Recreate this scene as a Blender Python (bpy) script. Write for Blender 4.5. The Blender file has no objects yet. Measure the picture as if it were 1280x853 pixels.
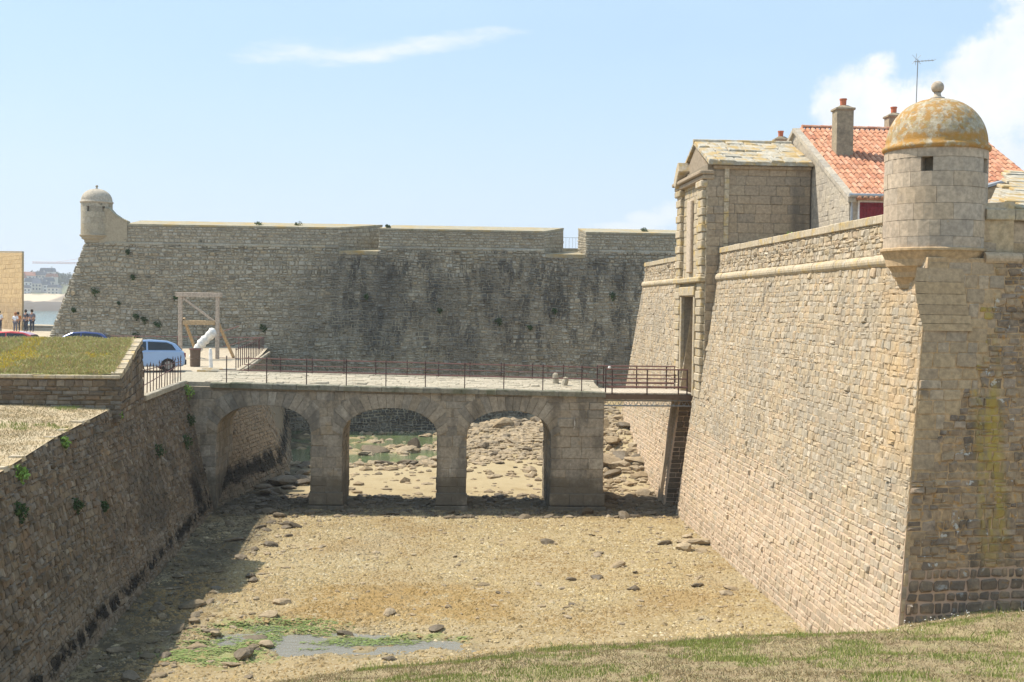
import bpy, bmesh, math, random
import numpy as np
from mathutils import Vector, Matrix
random.seed(7); RNG = np.random.default_rng(11)
C = bpy.context.scene
COL = C.collection
# ------------------------------------------------------------------ camera
EYE = np.array([0., 0., 8.7]); FPX = 1500.0
yaw, pitch, roll = math.radians(3.4), math.radians(1.70), math.radians(0.80)
Fv = Vector((math.sin(yaw)*math.cos(pitch), math.cos(yaw)*math.cos(pitch), -math.sin(pitch)))
R0 = Vector((math.cos(yaw), -math.sin(yaw), 0)); U0 = R0.cross(Fv)
Rv = R0*math.cos(roll)+U0*math.sin(roll); Uv = U0*math.cos(roll)-R0*math.sin(roll)
cd = bpy.data.cameras.new("camera"); cam = bpy.data.objects.new("camera", cd); COL.objects.link(cam)
m = Matrix((Rv, Uv, -Fv)).transposed().to_4x4(); m.translation = Vector(EYE); cam.matrix_world = m
cd.sensor_width = 36; cd.lens = FPX/1280*36; cd.clip_start = .1; cd.clip_end = 20000
C.camera = cam
# ------------------------------------------------------------------ light
SUN = Vector((-.62, .27, 1)).normalized()
ld = bpy.data.lights.new("sun", 'SUN'); ld.energy = 5.0; ld.angle = math.radians(.55); ld.color = (1, .915, .79)
lo = bpy.data.objects.new("sun", ld); COL.objects.link(lo)
lo.rotation_mode = 'QUATERNION'; lo.rotation_quaternion = SUN.to_track_quat('Z', 'Y')
C.view_settings.view_transform = 'Standard'; C.view_settings.look = 'None'
C.view_settings.exposure = 0.45; C.view_settings.gamma = 1
C.render.engine = 'CYCLES'
C.cycles.max_bounces = 5; C.cycles.diffuse_bounces = 3; C.cycles.use_denoising = True
SKY_STRENGTH = 0.130
# ------------------------------------------------------------------ node helpers
class T:
    def __init__(s, tree): s.t = tree; s.n = tree.nodes; s.l = tree.links; s.cache = {}
    def add(s, typ, ins=None, **kw):
        n = s.n.new(typ)
        for k, v in kw.items(): setattr(n, k, v)
        for k, v in (ins or {}).items():
            if hasattr(v, 'is_output'): s.l.new(v, n.inputs[k])
            else: n.inputs[k].default_value = v
        return n
    def math(s, op, a, b=0., c=0., clamp=False):
        n = s.add('ShaderNodeMath', {0: a, 1: b, 2: c}, operation=op); n.use_clamp = clamp; return n.outputs[0]
    def mr(s, v, a, b, c=0., d=1., smooth=True):
        n = s.add('ShaderNodeMapRange', {'Value': v, 'From Min': a, 'From Max': b, 'To Min': c, 'To Max': d})
        if smooth: n.interpolation_type = 'SMOOTHSTEP'
        return n.outputs[0]
    def mix(s, f, a, b, mode='MIX'):
        n = s.add('ShaderNodeMix', data_type='RGBA', blend_type=mode)
        for k, v in ((0, f), (6, a), (7, b)):
            if hasattr(v, 'is_output'): s.l.new(v, n.inputs[k])
            else: n.inputs[k].default_value = (v if k == 0 else (tuple(v)+(1,) if len(v) == 3 else v))
        return n.outputs[2]
    def noise(s, vec, scale=1., detail=4., rough=.55, off=None, sc3=None, dist=0.):
        if off or sc3:
            mp = s.add('ShaderNodeMapping', {'Vector': vec})
            if off: mp.inputs['Location'].default_value = (off, off*.7, off*.3)
            if sc3: mp.inputs['Scale'].default_value = sc3
            vec = mp.outputs[0]
        return s.add('ShaderNodeTexNoise', {'Vector': vec, 'Scale': scale, 'Detail': detail, 'Roughness': rough, 'Distortion': dist}).outputs['Fac']
    def ramp(s, f, cols, mode='LINEAR'):
        n = s.add('ShaderNodeValToRGB', {0: f}); r = n.color_ramp; r.interpolation = mode
        k = len(cols)
        while len(r.elements) < k: r.elements.new(.5)
        for i, c in enumerate(cols):
            p = i/(k-1) if len(c) == 3 else c[3]
            r.elements[i].position = p; r.elements[i].color = (c[0], c[1], c[2], 1)
        return n.outputs[0]
MATS = {}
def newmat(name):
    mt = bpy.data.materials.new(name); mt.use_nodes = True; t = T(mt.node_tree); t.n.clear()
    o = t.add('ShaderNodeOutputMaterial'); p = t.add('ShaderNodeBsdfPrincipled'); t.l.new(p.outputs[0], o.inputs[0])
    MATS[name] = mt
    return mt, t, p
def stone_mat(name, cols, stain_shade=(), var=(.72, 1.22), grain=9., bump=.35, bscale=22., rough=.92, rnd=True, bdist=.02):
    """cols: tones picked stone by stone; stains: (colour, noise scale or 3-vector, lo, hi, offset, {axis:(a,b,c,d)} region, strength)"""
    mt, t, p = newmat(name)
    g = t.add('ShaderNodeNewGeometry'); pos = g.outputs['Position']
    if rnd:
        oi = t.add('ShaderNodeObjectInfo').outputs['Random']
        r = t.math('FRACT', t.math('ADD', g.outputs['Random Per Island'], oi))
        base = t.ramp(r, cols, 'LINEAR')
    else:
        base = t.ramp(t.mr(t.noise(pos, grain*.25, 5, .6, off=3.), .3, .7), cols)
    n1 = t.mr(t.noise(pos, grain, 6, .65), .25, .75, var[0], var[1])
    base = t.mix(1., base, t.add('ShaderNodeCombineColor', {0: n1, 1: n1, 2: n1}).outputs[0], 'MULTIPLY')
    sep = t.add('ShaderNodeSeparateXYZ', {0: pos}).outputs
    for (c, sc, lo_, hi_, off, reg, st) in stain_shade:
        if isinstance(sc, tuple): nz = t.noise(pos, 1., 6, .62, off=off, sc3=sc)
        else: nz = t.noise(pos, sc, 6, .62, off=off)
        if reg and 'wob' in reg:
            wob = t.math('MULTIPLY', t.math('SUBTRACT', t.noise(pos, reg['wob'][0], 4, .6, off=off+5), .5), reg['wob'][1])
        else: wob = 0.
        k = t.mr(nz, lo_, hi_, 0, st) if hi_ > lo_ else st
        for ax, ab in (reg or {}).items():
            if ax == 'wob': continue
            v = sep['xyz'.index(ax)]
            if wob != 0.: v = t.math('ADD', v, wob)
            a, b, c2, d2 = ab
            k = t.math('MULTIPLY', k, t.mr(v, a, b)); k = t.math('MULTIPLY', k, t.mr(v, c2, d2, 1, 0))
        base = t.mix(k, base, c)
    t.l.new(base, p.inputs['Base Color']); p.inputs['Roughness'].default_value = rough
    p.inputs['Specular IOR Level'].default_value = .25
    h = t.noise(pos, bscale, 7, .7, off=9.)
    b = t.add('ShaderNodeBump', {'Strength': bump, 'Distance': bdist*2, 'Height': h}); t.l.new(b.outputs[0], p.inputs['Normal'])
    return mt
def plain(name, c, rough=.7, metal=0., var=.12, nscale=6., spec=.3, bump=0.):
    mt, t, p = newmat(name)
    g = t.add('ShaderNodeNewGeometry'); n = t.mr(t.noise(g.outputs['Position'], nscale, 5, .6), .3, .7, 1-var, 1+var)
    col = t.mix(1., c, t.add('ShaderNodeCombineColor', {0: n, 1: n, 2: n}).outputs[0], 'MULTIPLY')
    t.l.new(col, p.inputs['Base Color']); p.inputs['Roughness'].default_value = rough; p.inputs['Metallic'].default_value = metal
    p.inputs['Specular IOR Level'].default_value = spec
    if bump:
        b = t.add('ShaderNodeBump', {'Strength': bump, 'Distance': .03, 'Height': t.noise(g.outputs['Position'], nscale*3, 6, .7)})
        t.l.new(b.outputs[0], p.inputs['Normal'])
    return mt
# ------------------------------------------------------------------ world
w = bpy.data.worlds.new("World"); C.world = w; w.use_nodes = True
t = T(w.node_tree); t.n.clear()
wo = t.add('ShaderNodeOutputWorld'); bg = t.add('ShaderNodeBackground', {'Strength': SKY_STRENGTH}); t.l.new(bg.outputs[0], wo.inputs[0])
sky = t.add('ShaderNodeTexSky'); sky.sky_type = 'NISHITA'; sky.sun_disc = False
sky.sun_elevation = math.asin(SUN.z); sky.sun_rotation = math.atan2(SUN.x, SUN.y)
sky.altitude = 10; sky.air_density = 1.0; sky.dust_density = 1.2; sky.ozone_density = 1.4
dirv = t.add('ShaderNodeTexCoord').outputs['Generated']
sx = t.add('ShaderNodeSeparateXYZ', {0: dirv}).outputs
az = t.math('MULTIPLY', t.math('ARCTAN2', sx[0], sx[1]), 57.2958); el = t.math('MULTIPLY', t.math('ARCSINE', sx[2]), 57.2958)
# thin milky veil over the whole sky, a little denser low down
veil = t.noise(dirv, 3.2, 5, .55, sc3=(1, 1, 3.2), off=1.7)
veil = t.mr(veil, .3, .75, .70, .90)
col = t.mix(veil, sky.outputs[0], (3.35, 4.65, 5.95))
horz = t.mr(el, 0., 13., .85, 0.)
col = t.mix(horz, col, (4.35, 5.1, 6.0))
def blob(a, e, ra, re, rot=0.):
    da = t.math('SUBTRACT', az, a); de = t.math('SUBTRACT', el, e)
    if rot:
        c_, s_ = math.cos(rot), math.sin(rot)
        da, de = t.math('ADD', t.math('MULTIPLY', da, c_), t.math('MULTIPLY', de, s_)), t.math('SUBTRACT', t.math('MULTIPLY', de, c_), t.math('MULTIPLY', da, s_))
    q = t.math('ADD', t.math('POWER', t.math('DIVIDE', da, ra), 2.), t.math('POWER', t.math('DIVIDE', de, re), 2.))
    return t.math('SUBTRACT', 1., q)
def union(bs):
    r = bs[0]
    for b in bs[1:]: r = t.math('MAXIMUM', r, b)
    return r
cn = t.noise(dirv, 26., 8, .62, off=2.2); cn2 = t.noise(dirv, 9., 6, .6, off=6.1)
cum = union([blob(19.7, 8.8, 2.2, 2.6), blob(22.4, 8.2, 3.4, 2.6), blob(25.6, 9.6, 3.3, 3.2), blob(27.8, 10.8, 3.2, 3.8), blob(31, 9, 5, 4), blob(24.5, 6, 6, 2.6)])
k = t.math('ADD', cum, t.math('MULTIPLY', t.math('SUBTRACT', cn, .5), 2.6))
k = t.math('ADD', k, t.math('MULTIPLY', t.math('SUBTRACT', cn2, .5), 1.2))
cumk = t.mr(k, -.25, .5, 0, .97)
shade = t.mr(t.noise(dirv, 14., 6, .6, off=3.9), .35, .7)
ccol = t.mix(shade, (5.1, 5.5, 6.0), (6.25, 6.3, 6.35))
col = t.mix(cumk, col, ccol)
wn = t.noise(dirv, 16., 7, .62, off=4., sc3=(1, 1, 3.5))
wis = union([blob(-6.9, 11.45, 3.2, .75, .06), blob(.2, 12.3, 3.4, .5, .12), blob(-3.2, 11.7, 3.5, .5, .12)])
wk = t.mr(t.math('ADD', wis, t.math('MULTIPLY', t.math('SUBTRACT', wn, .5), 4.2)), -.1, 1.9, 0, .8)
col = t.mix(wk, col, (5.6, 5.8, 6.1))
sm = union([blob(11.0, 4.45, 1.2, .8), blob(10.0, 4.1, 1.6, .5), blob(9, 3.8, 2.2, .3)])
sk = t.mr(t.math('ADD', sm, t.math('MULTIPLY', t.math('SUBTRACT', cn, .5), 3.2)), .0, 1.2, 0, .6)
col = t.mix(sk, col, (5.7, 5.9, 6.15))
# scattered fair-weather clouds over the rest of the sky, outside the picture too
fw = t.noise(dirv, 4.5, 8, .6, off=11., sc3=(1, 1, 2.2))
fk = t.mr(fw, .62, .74, 0, .55)
fk = t.math('MULTIPLY', fk, t.mr(t.math('ABSOLUTE', t.math('SUBTRACT', az, 3)), 34., 50.))
col = t.mix(fk, col, (5.6, 5.8, 6.1))
t.l.new(col, bg.inputs['Color'])
# ------------------------------------------------------------------ mesh helpers
def link(name, me, mat=None, parent=None, **props):
    o = bpy.data.objects.new(name, me); COL.objects.link(o)
    if mat is not None and me is not None and len(me.materials) == 0: me.materials.append(mat)
    if parent is not None: o.parent = parent
    for k_, v_ in props.items(): o[k_] = v_
    return o
def np_mesh(name, verts, facesets, smooth=False):
    """verts (N,3); facesets: list of (M,k) int arrays"""
    me = bpy.data.meshes.new(name); verts = np.ascontiguousarray(verts, dtype=np.float32)
    me.vertices.add(len(verts)); me.vertices.foreach_set('co', verts.ravel())
    loops = np.concatenate([f.ravel() for f in facesets]).astype(np.int32)
    sizes = np.concatenate([np.full(len(f), f.shape[1], np.int32) for f in facesets])
    starts = np.concatenate([[0], np.cumsum(sizes)[:-1]]).astype(np.int32)
    me.loops.add(len(loops)); me.loops.foreach_set('vertex_index', loops)
    me.polygons.add(len(sizes)); me.polygons.foreach_set('loop_start', starts); me.polygons.foreach_set('loop_total', sizes)
    me.polygons.foreach_set('use_smooth', np.full(len(sizes), smooth, bool))
    me.update(calc_edges=True); me.validate()
    return me
class MB:
    def __init__(s): s.v = []; s.f = []; s.n = 0
    def add(s, vs, fs):
        s.v += [tuple(map(float, q)) for q in vs]; s.f += [tuple(i+s.n for i in q) for q in fs]; s.n += len(vs); return s
    def hexa(s, b, tp):
        """b, tp: four bottom and four top points, counter-clockwise from above"""
        return s.add(list(b)+list(tp), [(3, 2, 1, 0), (4, 5, 6, 7), (0, 1, 5, 4), (1, 2, 6, 5), (2, 3, 7, 6), (3, 0, 4, 7)])
    def box(s, c, d, rot=0., tilt=None):
        x, y, z = d[0]/2, d[1]/2, d[2]/2
        M = Matrix.Rotation(rot, 3, 'Z')
        if tilt is not None: M = M @ tilt
        q = [M @ Vector(p)+Vector(c) for p in ((-x, -y, -z), (x, -y, -z), (x, y, -z), (-x, y, -z), (-x, -y, z), (x, -y, z), (x, y, z), (-x, y, z))]
        return s.hexa(q[:4], q[4:])
    def ext(s, poly, axis, a, b):
        """poly: 2-D outline; extruded along axis 'x','y','z' from a to b"""
        n = len(poly)
        def p3(p, h): return {'x': (h, p[0], p[1]), 'y': (p[0], h, p[1]), 'z': (p[0], p[1], h)}[axis]
        fs = [tuple(range(n)), tuple(range(2*n-1, n-1, -1))]+[(i, n+i, n+(i+1) % n, (i+1) % n) for i in range(n)]
        return s.add([p3(p, a) for p in poly]+[p3(p, b) for p in poly], fs)
    def tube(s, pts, r, k=6, cap=True):
        pts = [Vector(p) for p in pts]; rs = r if isinstance(r, (list, tuple)) else [r]*len(pts); vs = []; fs = []
        for i, p in enumerate(pts):
            d = (pts[min(i+1, len(pts)-1)]-pts[max(i-1, 0)]).normalized()
            a = d.cross(Vector((0, 0, 1)) if abs(d.z) < .9 else Vector((1, 0, 0))).normalized(); b = d.cross(a)
            vs += [p+(a*math.cos(q*math.tau/k)+b*math.sin(q*math.tau/k))*rs[i] for q in range(k)]
        for i in range(len(pts)-1):
            fs += [(i*k+q, i*k+(q+1) % k, (i+1)*k+(q+1) % k, (i+1)*k+q) for q in range(k)]
        if cap: fs += [tuple(range(k-1, -1, -1)), tuple(range((len(pts)-1)*k, len(pts)*k))]
        return s.add(vs, fs)
    def lathe(s, c, prof, k=32, a0=0., a1=math.tau):
        full = abs(a1-a0-math.tau) < 1e-6; m_ = k if full else k+1
        vs = [(c[0]+r*math.cos(a0+(a1-a0)*q/k), c[1]+r*math.sin(a0+(a1-a0)*q/k), c[2]+z) for r, z in prof for q in range(m_)]
        fs = [(i*m_+q, i*m_+(q+1) % m_, (i+1)*m_+(q+1) % m_, (i+1)*m_+q) for i in range(len(prof)-1) for q in range(k)]
        return s.add(vs, fs)
    def build(s, name, mat, parent=None, smooth=False, bevel=0., **props):
        me = bpy.data.meshes.new(name); me.from_pydata(s.v, [], s.f)
        bm = bmesh.new(); bm.from_mesh(me); bmesh.ops.recalc_face_normals(bm, faces=bm.faces)
        if bevel: bmesh.ops.bevel(bm, geom=bm.edges[:], offset=bevel, segments=1, affect='EDGES', clamp_overlap=True)
        bm.to_mesh(me); bm.free()
        if smooth: me.polygons.foreach_set('use_smooth', [True]*len(me.polygons))
        return link(name, me, mat, parent, **props)
def empty(name, loc, label=None, cat=None, group=None, parent=None):
    o = bpy.data.objects.new(name, None); COL.objects.link(o); o.location = loc; o.empty_display_size = .2
    if label: o['label'] = label
    if cat: o['category'] = cat
    if group: o['group'] = group
    if parent: o.parent = parent
    return o
def tag(o, label=None, cat=None, group=None, kind=None):
    for k_, v_ in (('label', label), ('category', cat), ('group', group), ('kind', kind)):
        if v_: o[k_] = v_
    return o
CT = Matrix((Rv, Uv, -Fv))
def screen(P):
    """photo pixel x, y and depth for points (N,3)"""
    v = np.asarray(P, float)-EYE; d = v @ np.array(Fv)
    return 640+FPX*(v @ np.array(Rv))/d, 426.5-FPX*(v @ np.array(Uv))/d, d
def hashn(ix, iy, s):
    h = (ix*374761393+iy*668265263+s*974634777) & 0xffffffff
    h = ((h ^ (h >> 13))*1274126177) & 0xffffffff
    return ((h ^ (h >> 16)) & 0xffff)/65535.
def vnoise(x, y, s=0):
    x = np.asarray(x, float); y = np.asarray(y, float)
    ix = np.floor(x).astype(np.int64); iy = np.floor(y).astype(np.int64); fx = x-ix; fy = y-iy
    fx = fx*fx*(3-2*fx); fy = fy*fy*(3-2*fy)
    a = hashn(ix, iy, s); b = hashn(ix+1, iy, s); c = hashn(ix, iy+1, s); d = hashn(ix+1, iy+1, s)
    return (a*(1-fx)+b*fx)*(1-fy)+(c*(1-fx)+d*fx)*fy-.5
def fbm(x, y, s=0, o=4):
    r = 0; a = 1.
    for i in range(o): r = r+a*vnoise(np.asarray(x)*2**i, np.asarray(y)*2**i, s+i); a *= .5
    return r
def sst(a, b, x):
    q = np.clip((np.asarray(x, float)-a)/(b-a), 0, 1); return q*q*(3-2*q)
# ------------------------------------------------------------------ stone laying
ROOT_LOC = {}
def emit(parent, name, V, ring_faces, mat, off, limit=300, minpx=10., mass=None):
    """V (N,K,3) stones, ring_faces list of (m,k) index arrays for one stone: biggest in view become objects of their own, the rest one mass"""
    N, K, _ = V.shape
    if N == 0: return
    X, Y, D = screen(V.reshape(-1, 3)); X = X.reshape(N, K); Y = Y.reshape(N, K); D = D.reshape(N, K)
    size = np.maximum(X.max(1)-X.min(1), Y.max(1)-Y.min(1))
    cx, cy = X.mean(1), Y.mean(1)
    inside = (cx > -5) & (cx < 1285) & (cy > -5) & (cy < 858) & (D.min(1) > 1)
    size = np.where(inside, size, 0)
    order = np.argsort(-size)[:limit]; pick = order[size[order] >= minpx]
    sel = np.zeros(N, bool); sel[pick] = True
    for i in pick:
        c = V[i].mean(0)
        me = np_mesh(name, V[i]-c, ring_faces); o = link(name, me, mat, parent)
        o.location = tuple(c-off)
    rest = V[~sel]
    if len(rest):
        n = len(rest); fs = [(f[None]+(np.arange(n)*K)[:, None, None]).reshape(-1, f.shape[1]) for f in ring_faces]
        o = link(mass or (name+'_mass'), np_mesh(name+'_mass', rest.reshape(-1, 3), fs), mat, parent, kind='stuff')
        o.location = tuple(-off)
def ringf(K, rings):
    r = [np.array([(j*K+i, j*K+(i+1) % K, (j+1)*K+(i+1) % K, (j+1)*K+i) for j in range(rings-1) for i in range(K)])]
    r.append(np.array([[(rings-1)*K+i for i in range(K)]])); return r
def lay(parent, name, S, U, Vr, ch, sl, mat, off, keep=None, proud=.03, gap=.012, jit=.12, bev=.03, cham=.25, var=.35,
        rings=3, limit=300, minpx=10., wave=.0, tilt=.25, ulim=None, mass=None, split=0.):
    """courses of stones over surface S(u,v)->(...,3) ; U,Vr metre ranges; ch,sl course height, stone length; outline in local u,v"""
    cu, cv, hu, hv = [], [], [], []
    v = Vr[0]
    while v < Vr[1]-.3*ch:
        h = ch*(1+RNG.uniform(-var, var)*.8)
        if v+h > Vr[1]-.25*ch: h = Vr[1]-v
        a, b = (U if ulim is None else ulim(v+h/2))
        ivs = a if isinstance(a, list) else [(a, b)]
        for (a, b) in ivs:
            if b-a < .08: continue
            n = max(1, int((b-a)/sl*1.6)+4); L = sl*(1+RNG.uniform(-var, var, n)*1.1); e = np.cumsum(L); e = e[e < b-a-.3*sl]
            edges = np.concatenate([[0], e, [b-a]])+a
            c = (edges[1:]+edges[:-1])/2; hw = (edges[1:]-edges[:-1])/2
            sp = RNG.random(len(c)) < split
            cu += [c[~sp], c[sp], c[sp]]; hu += [hw[~sp], hw[sp], hw[sp]]
            q = RNG.uniform(.35, .65, sp.sum())*h
            cv += [np.full((~sp).sum(), v+h/2), v+q/2, v+q+(h-q)/2]; hv += [np.full((~sp).sum(), h/2), q/2, (h-q)/2]
        v += h
    cu, cv, hu, hv = map(np.concatenate, (cu, cv, hu, hv))
    if wave: cv = cv+wave*fbm(cu*.35, cv*.3, 5, 3)
    if keep is not None:
        k_ = keep(cu, cv, hu, hv); cu, cv, hu, hv = cu[k_], cv[k_], hu[k_], hv[k_]
    N = len(cu)
    if N == 0: return
    c = cham
    ol = np.array([(-1, -1+c), (-1+c, -1), (1-c, -1), (1, -1+c), (1, 1-c), (1-c, 1), (-1+c, 1), (-1, 1-c)])
    K = 8
    hu2 = np.maximum(hu-gap, .4*hu)[:, None]; hv2 = np.maximum(hv-gap, .4*hv)[:, None]
    mn = np.minimum(hu2, hv2)
    # chamfer in absolute size of the small side
    ou = np.sign(ol[:, 0])*(hu2-(1-np.abs(ol[:, 0]))*mn); ov = np.sign(ol[:, 1])*(hv2-(1-np.abs(ol[:, 1]))*mn)
    ou = ou+RNG.uniform(-1, 1, (N, K))*jit*mn; ov = ov+RNG.uniform(-1, 1, (N, K))*jit*mn
    eps = 1e-3
    h = proud*(RNG.uniform(.35, 1.5, N)*np.where(RNG.random(N) < .05, 2.1, 1.))[:, None]
    def at(uu, vv, d):
        P = S(uu, vv); du = S(uu+eps, vv)-P; dv = S(uu, vv+eps)-P; n = np.cross(du, dv); n /= np.linalg.norm(n, axis=-1, keepdims=True)
        return P+n*d[..., None]
    R = [at(cu[:, None]+ou, cv[:, None]+ov, np.full((N, K), -.04))]
    if rings == 3: R.append(at(cu[:, None]+ou, cv[:, None]+ov, np.broadcast_to(h*.55, (N, K))))
    ins = np.clip(1-bev/mn, .5, 1)
    iu = ou*np.clip(1-bev/hu2, .5, 1); iv = ov*np.clip(1-bev/hv2, .5, 1)
    tl = h*tilt*(RNG.uniform(-1, 1, (N, 1))*iu/hu2+RNG.uniform(-1, 1, (N, 1))*iv/hv2)
    R.append(at(cu[:, None]+iu, cv[:, None]+iv, h+tl))
    emit(parent, name, np.concatenate(R, 1), ringf(K, len(R)), mat, off, limit, minpx, mass)
def plane_S(P0, P1, H=None, up=(0, 0, 1)):
    """flat vertical-ish surface from P0 to P1 (u metres) rising along up (v metres)"""
    P0 = np.array(P0, float); d = np.array(P1, float)-P0; L = np.linalg.norm(d); d /= L; up = np.array(up, float)
    return lambda u, v: P0+np.asarray(u)[..., None]*d+np.asarray(v)[..., None]*up
# ================================================================== MATERIALS
GREY = (.30, .285, .25); TAN = (.40, .34, .25); PALE = (.50, .46, .38); BRN = (.24, .19, .135); DK = (.13, .12, .105)
M_BLIT = stone_mat('bastion_rubble', [(.36, .29, .195), (.44, .355, .24), (.39, .34, .26), (.47, .375, .245), (.42, .32, .205), (.51, .435, .33), (.32, .27, .20), (.46, .345, .225)],
    stain_shade=[((.50, .31, .12), 2.3, .62, .74, 1., None, .5), ((.62, .60, .55), 1.7, .66, .76, 4., None, .55),
            ((.29, .255, .20), .45, .45, .65, 8., {'z': (2.5, 4, 9, 10)}, .45), ((.10, .08, .06), 3.6, .655, .70, 18., {'z': (2.5, 4, 9.5, 10)}, .75), ((.17, .145, .11), (2.2, 2.2, .13), .52, .68, 23., {'z': (5, 7.5, 9.6, 9.8)}, .45), ((.55, .34, .13), 1.4, .38, .6, 27., {'y': (10, 11, 28, 31), 'z': (4, 6, 10, 10.5)}, .35), ((.45, .22, .11), 5., .70, .73, 29., None, .7),  # dark spots painted in place of shadowed holes in the masonry
            ((.56, .43, .31), 1.3, .30, .6, 3., {'z': (-3, -2, 2.0, 4.2), 'wob': (.5, 2.)}, .55),
            ((.24, .19, .13), 1.8, .3, .7, 6., {'z': (-3, -2, .5, 1.2), 'wob': (.6, .6)}, .6)])
M_BMORT = stone_mat('bastion_mortar', [(.46, .34, .20), (.50, .38, .235), (.40, .30, .175)], rnd=False,
    stain_shade=[((.66, .50, .38), 1.3, .25, .5, 3., {'z': (-3, -2, 3.0, 5.2), 'wob': (.5, 2.)}, .8)])
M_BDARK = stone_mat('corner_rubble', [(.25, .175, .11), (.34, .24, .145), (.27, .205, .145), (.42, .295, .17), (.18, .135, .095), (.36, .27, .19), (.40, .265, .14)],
    stain_shade=[((.065, .055, .045), 1.6, .52, .68, 1., {'z': (-2, -1, 9, 11)}, .7), ((.50, .26, .06), 4.6, .57, .68, 2., None, .7),
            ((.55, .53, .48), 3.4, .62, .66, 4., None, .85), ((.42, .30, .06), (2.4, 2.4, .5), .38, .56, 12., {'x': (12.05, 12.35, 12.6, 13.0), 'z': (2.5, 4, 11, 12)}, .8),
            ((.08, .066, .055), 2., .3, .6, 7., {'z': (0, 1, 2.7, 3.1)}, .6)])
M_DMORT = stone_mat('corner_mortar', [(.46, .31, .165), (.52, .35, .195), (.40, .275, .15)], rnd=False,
    stain_shade=[((.50, .34, .25), 2., .2, .5, 3., {'z': (-3, -2, 2.8, 3.3)}, .8), ((.45, .25, .07), 2.2, .55, .7, 5., None, .5)])
M_ASH = stone_mat('pale_granite', [(.44, .355, .265), (.50, .405, .30), (.48, .375, .26), (.42, .355, .28), (.53, .43, .32)],
    stain_shade=[((.52, .30, .08), 2.6, .67, .74, 3., None, .6), ((.22, .19, .16), 1.7, .5, .75, 7., None, .45),
            ((.55, .33, .13), 2.5, .45, .7, 3., {'z': (9.3, 9.6, 10.1, 10.35)}, .6)], bump=.2)
M_QUOIN = stone_mat('buff_granite', [(.38, .28, .18), (.46, .335, .20), (.42, .295, .165), (.34, .265, .185), (.48, .36, .235)],
    stain_shade=[((.50, .27, .07), 3.2, .6, .72, 2., None, .5), ((.09, .08, .07), 1.6, .5, .72, 1., {'z': (-2, -1, 6.5, 8)}, .6)], bump=.22)
M_DOME = stone_mat('lichen_dome', [(.36, .30, .20), (.44, .37, .26)], rnd=False, grain=6.,
    stain_shade=[((.37, .195, .045), 4.2, .44, .55, 2., None, .85), ((.54, .49, .39), 8.5, .51, .61, 8., {'z': (9, 12.9, 20, 21)}, .65), ((.24, .215, .165), 6.5, .54, .64, 5., None, .75), ((.36, .27, .10), 8., .5, .65, 12., None, .6),
            ((.42, .215, .045), 3.4, .42, .55, 4., {'z': (9, 10, 12.75, 12.95)}, .8)], bump=.4)
M_SLAB = stone_mat('lichen_slab', [(.36, .33, .26), (.43, .395, .32), (.39, .35, .27)],
    stain_shade=[((.46, .31, .11), 1.6, .44, .58, 3., None, .8), ((.54, .50, .42), 2.6, .50, .62, 9., None, .6), ((.20, .19, .16), 3.3, .6, .7, 6., None, .5)], bump=.4)
M_COPE = stone_mat('lichened_coping', [(.43, .36, .25), (.49, .41, .295), (.39, .325, .22)],
    stain_shade=[((.50, .35, .12), 2.2, .5, .66, 3., None, .7), ((.20, .18, .15), 2.6, .6, .72, 5., None, .5), ((.58, .56, .5), 4., .6, .7, 8., None, .5)], bump=.35)
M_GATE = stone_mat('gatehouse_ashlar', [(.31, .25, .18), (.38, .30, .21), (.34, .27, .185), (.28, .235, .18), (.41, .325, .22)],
    stain_shade=[((.10, .095, .085), (.55, .55, .28), .54, .72, 4., {'z': (8, 9, 12.6, 13.8)}, .55), ((.085, .08, .07), (1., 1., .2), .3, .6, 2., {'x': (14.1, 14.35, 14.7, 14.9)}, .6)], bump=.3)
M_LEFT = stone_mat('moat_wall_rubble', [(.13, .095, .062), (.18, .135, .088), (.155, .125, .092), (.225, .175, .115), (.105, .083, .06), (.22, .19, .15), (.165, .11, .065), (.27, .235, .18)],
    stain_shade=[((.075, .06, .04), .9, .5, .72, 1., None, .6), ((.46, .42, .36), (2.2, 2.2, 1.2), .68, .74, 3., None, .6), ((.30, .18, .07), 1.4, .58, .72, 6., None, .55),
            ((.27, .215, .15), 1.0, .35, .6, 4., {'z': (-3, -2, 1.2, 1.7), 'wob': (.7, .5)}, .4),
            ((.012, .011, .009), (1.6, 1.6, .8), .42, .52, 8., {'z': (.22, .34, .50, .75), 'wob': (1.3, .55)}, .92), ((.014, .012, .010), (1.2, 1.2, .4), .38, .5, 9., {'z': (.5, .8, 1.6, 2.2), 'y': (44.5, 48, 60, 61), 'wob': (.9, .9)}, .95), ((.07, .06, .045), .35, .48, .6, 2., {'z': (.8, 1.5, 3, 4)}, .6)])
M_LMORT = stone_mat('moat_wall_mortar', [(.13, .093, .055), (.18, .13, .077), (.105, .08, .05)], rnd=False,
    stain_shade=[((.012, .011, .009), (1.6, 1.6, .8), .42, .52, 8., {'z': (.22, .34, .50, .75), 'wob': (1.3, .55)}, .92), ((.014, .012, .010), (1.2, 1.2, .4), .38, .5, 9., {'z': (.5, .8, 1.6, 2.2), 'y': (44.5, 48, 60, 61), 'wob': (.9, .9)}, .95), ((.07, .06, .045), .35, .48, .6, 2., {'z': (.8, 1.5, 3, 4)}, .6)])
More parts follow.
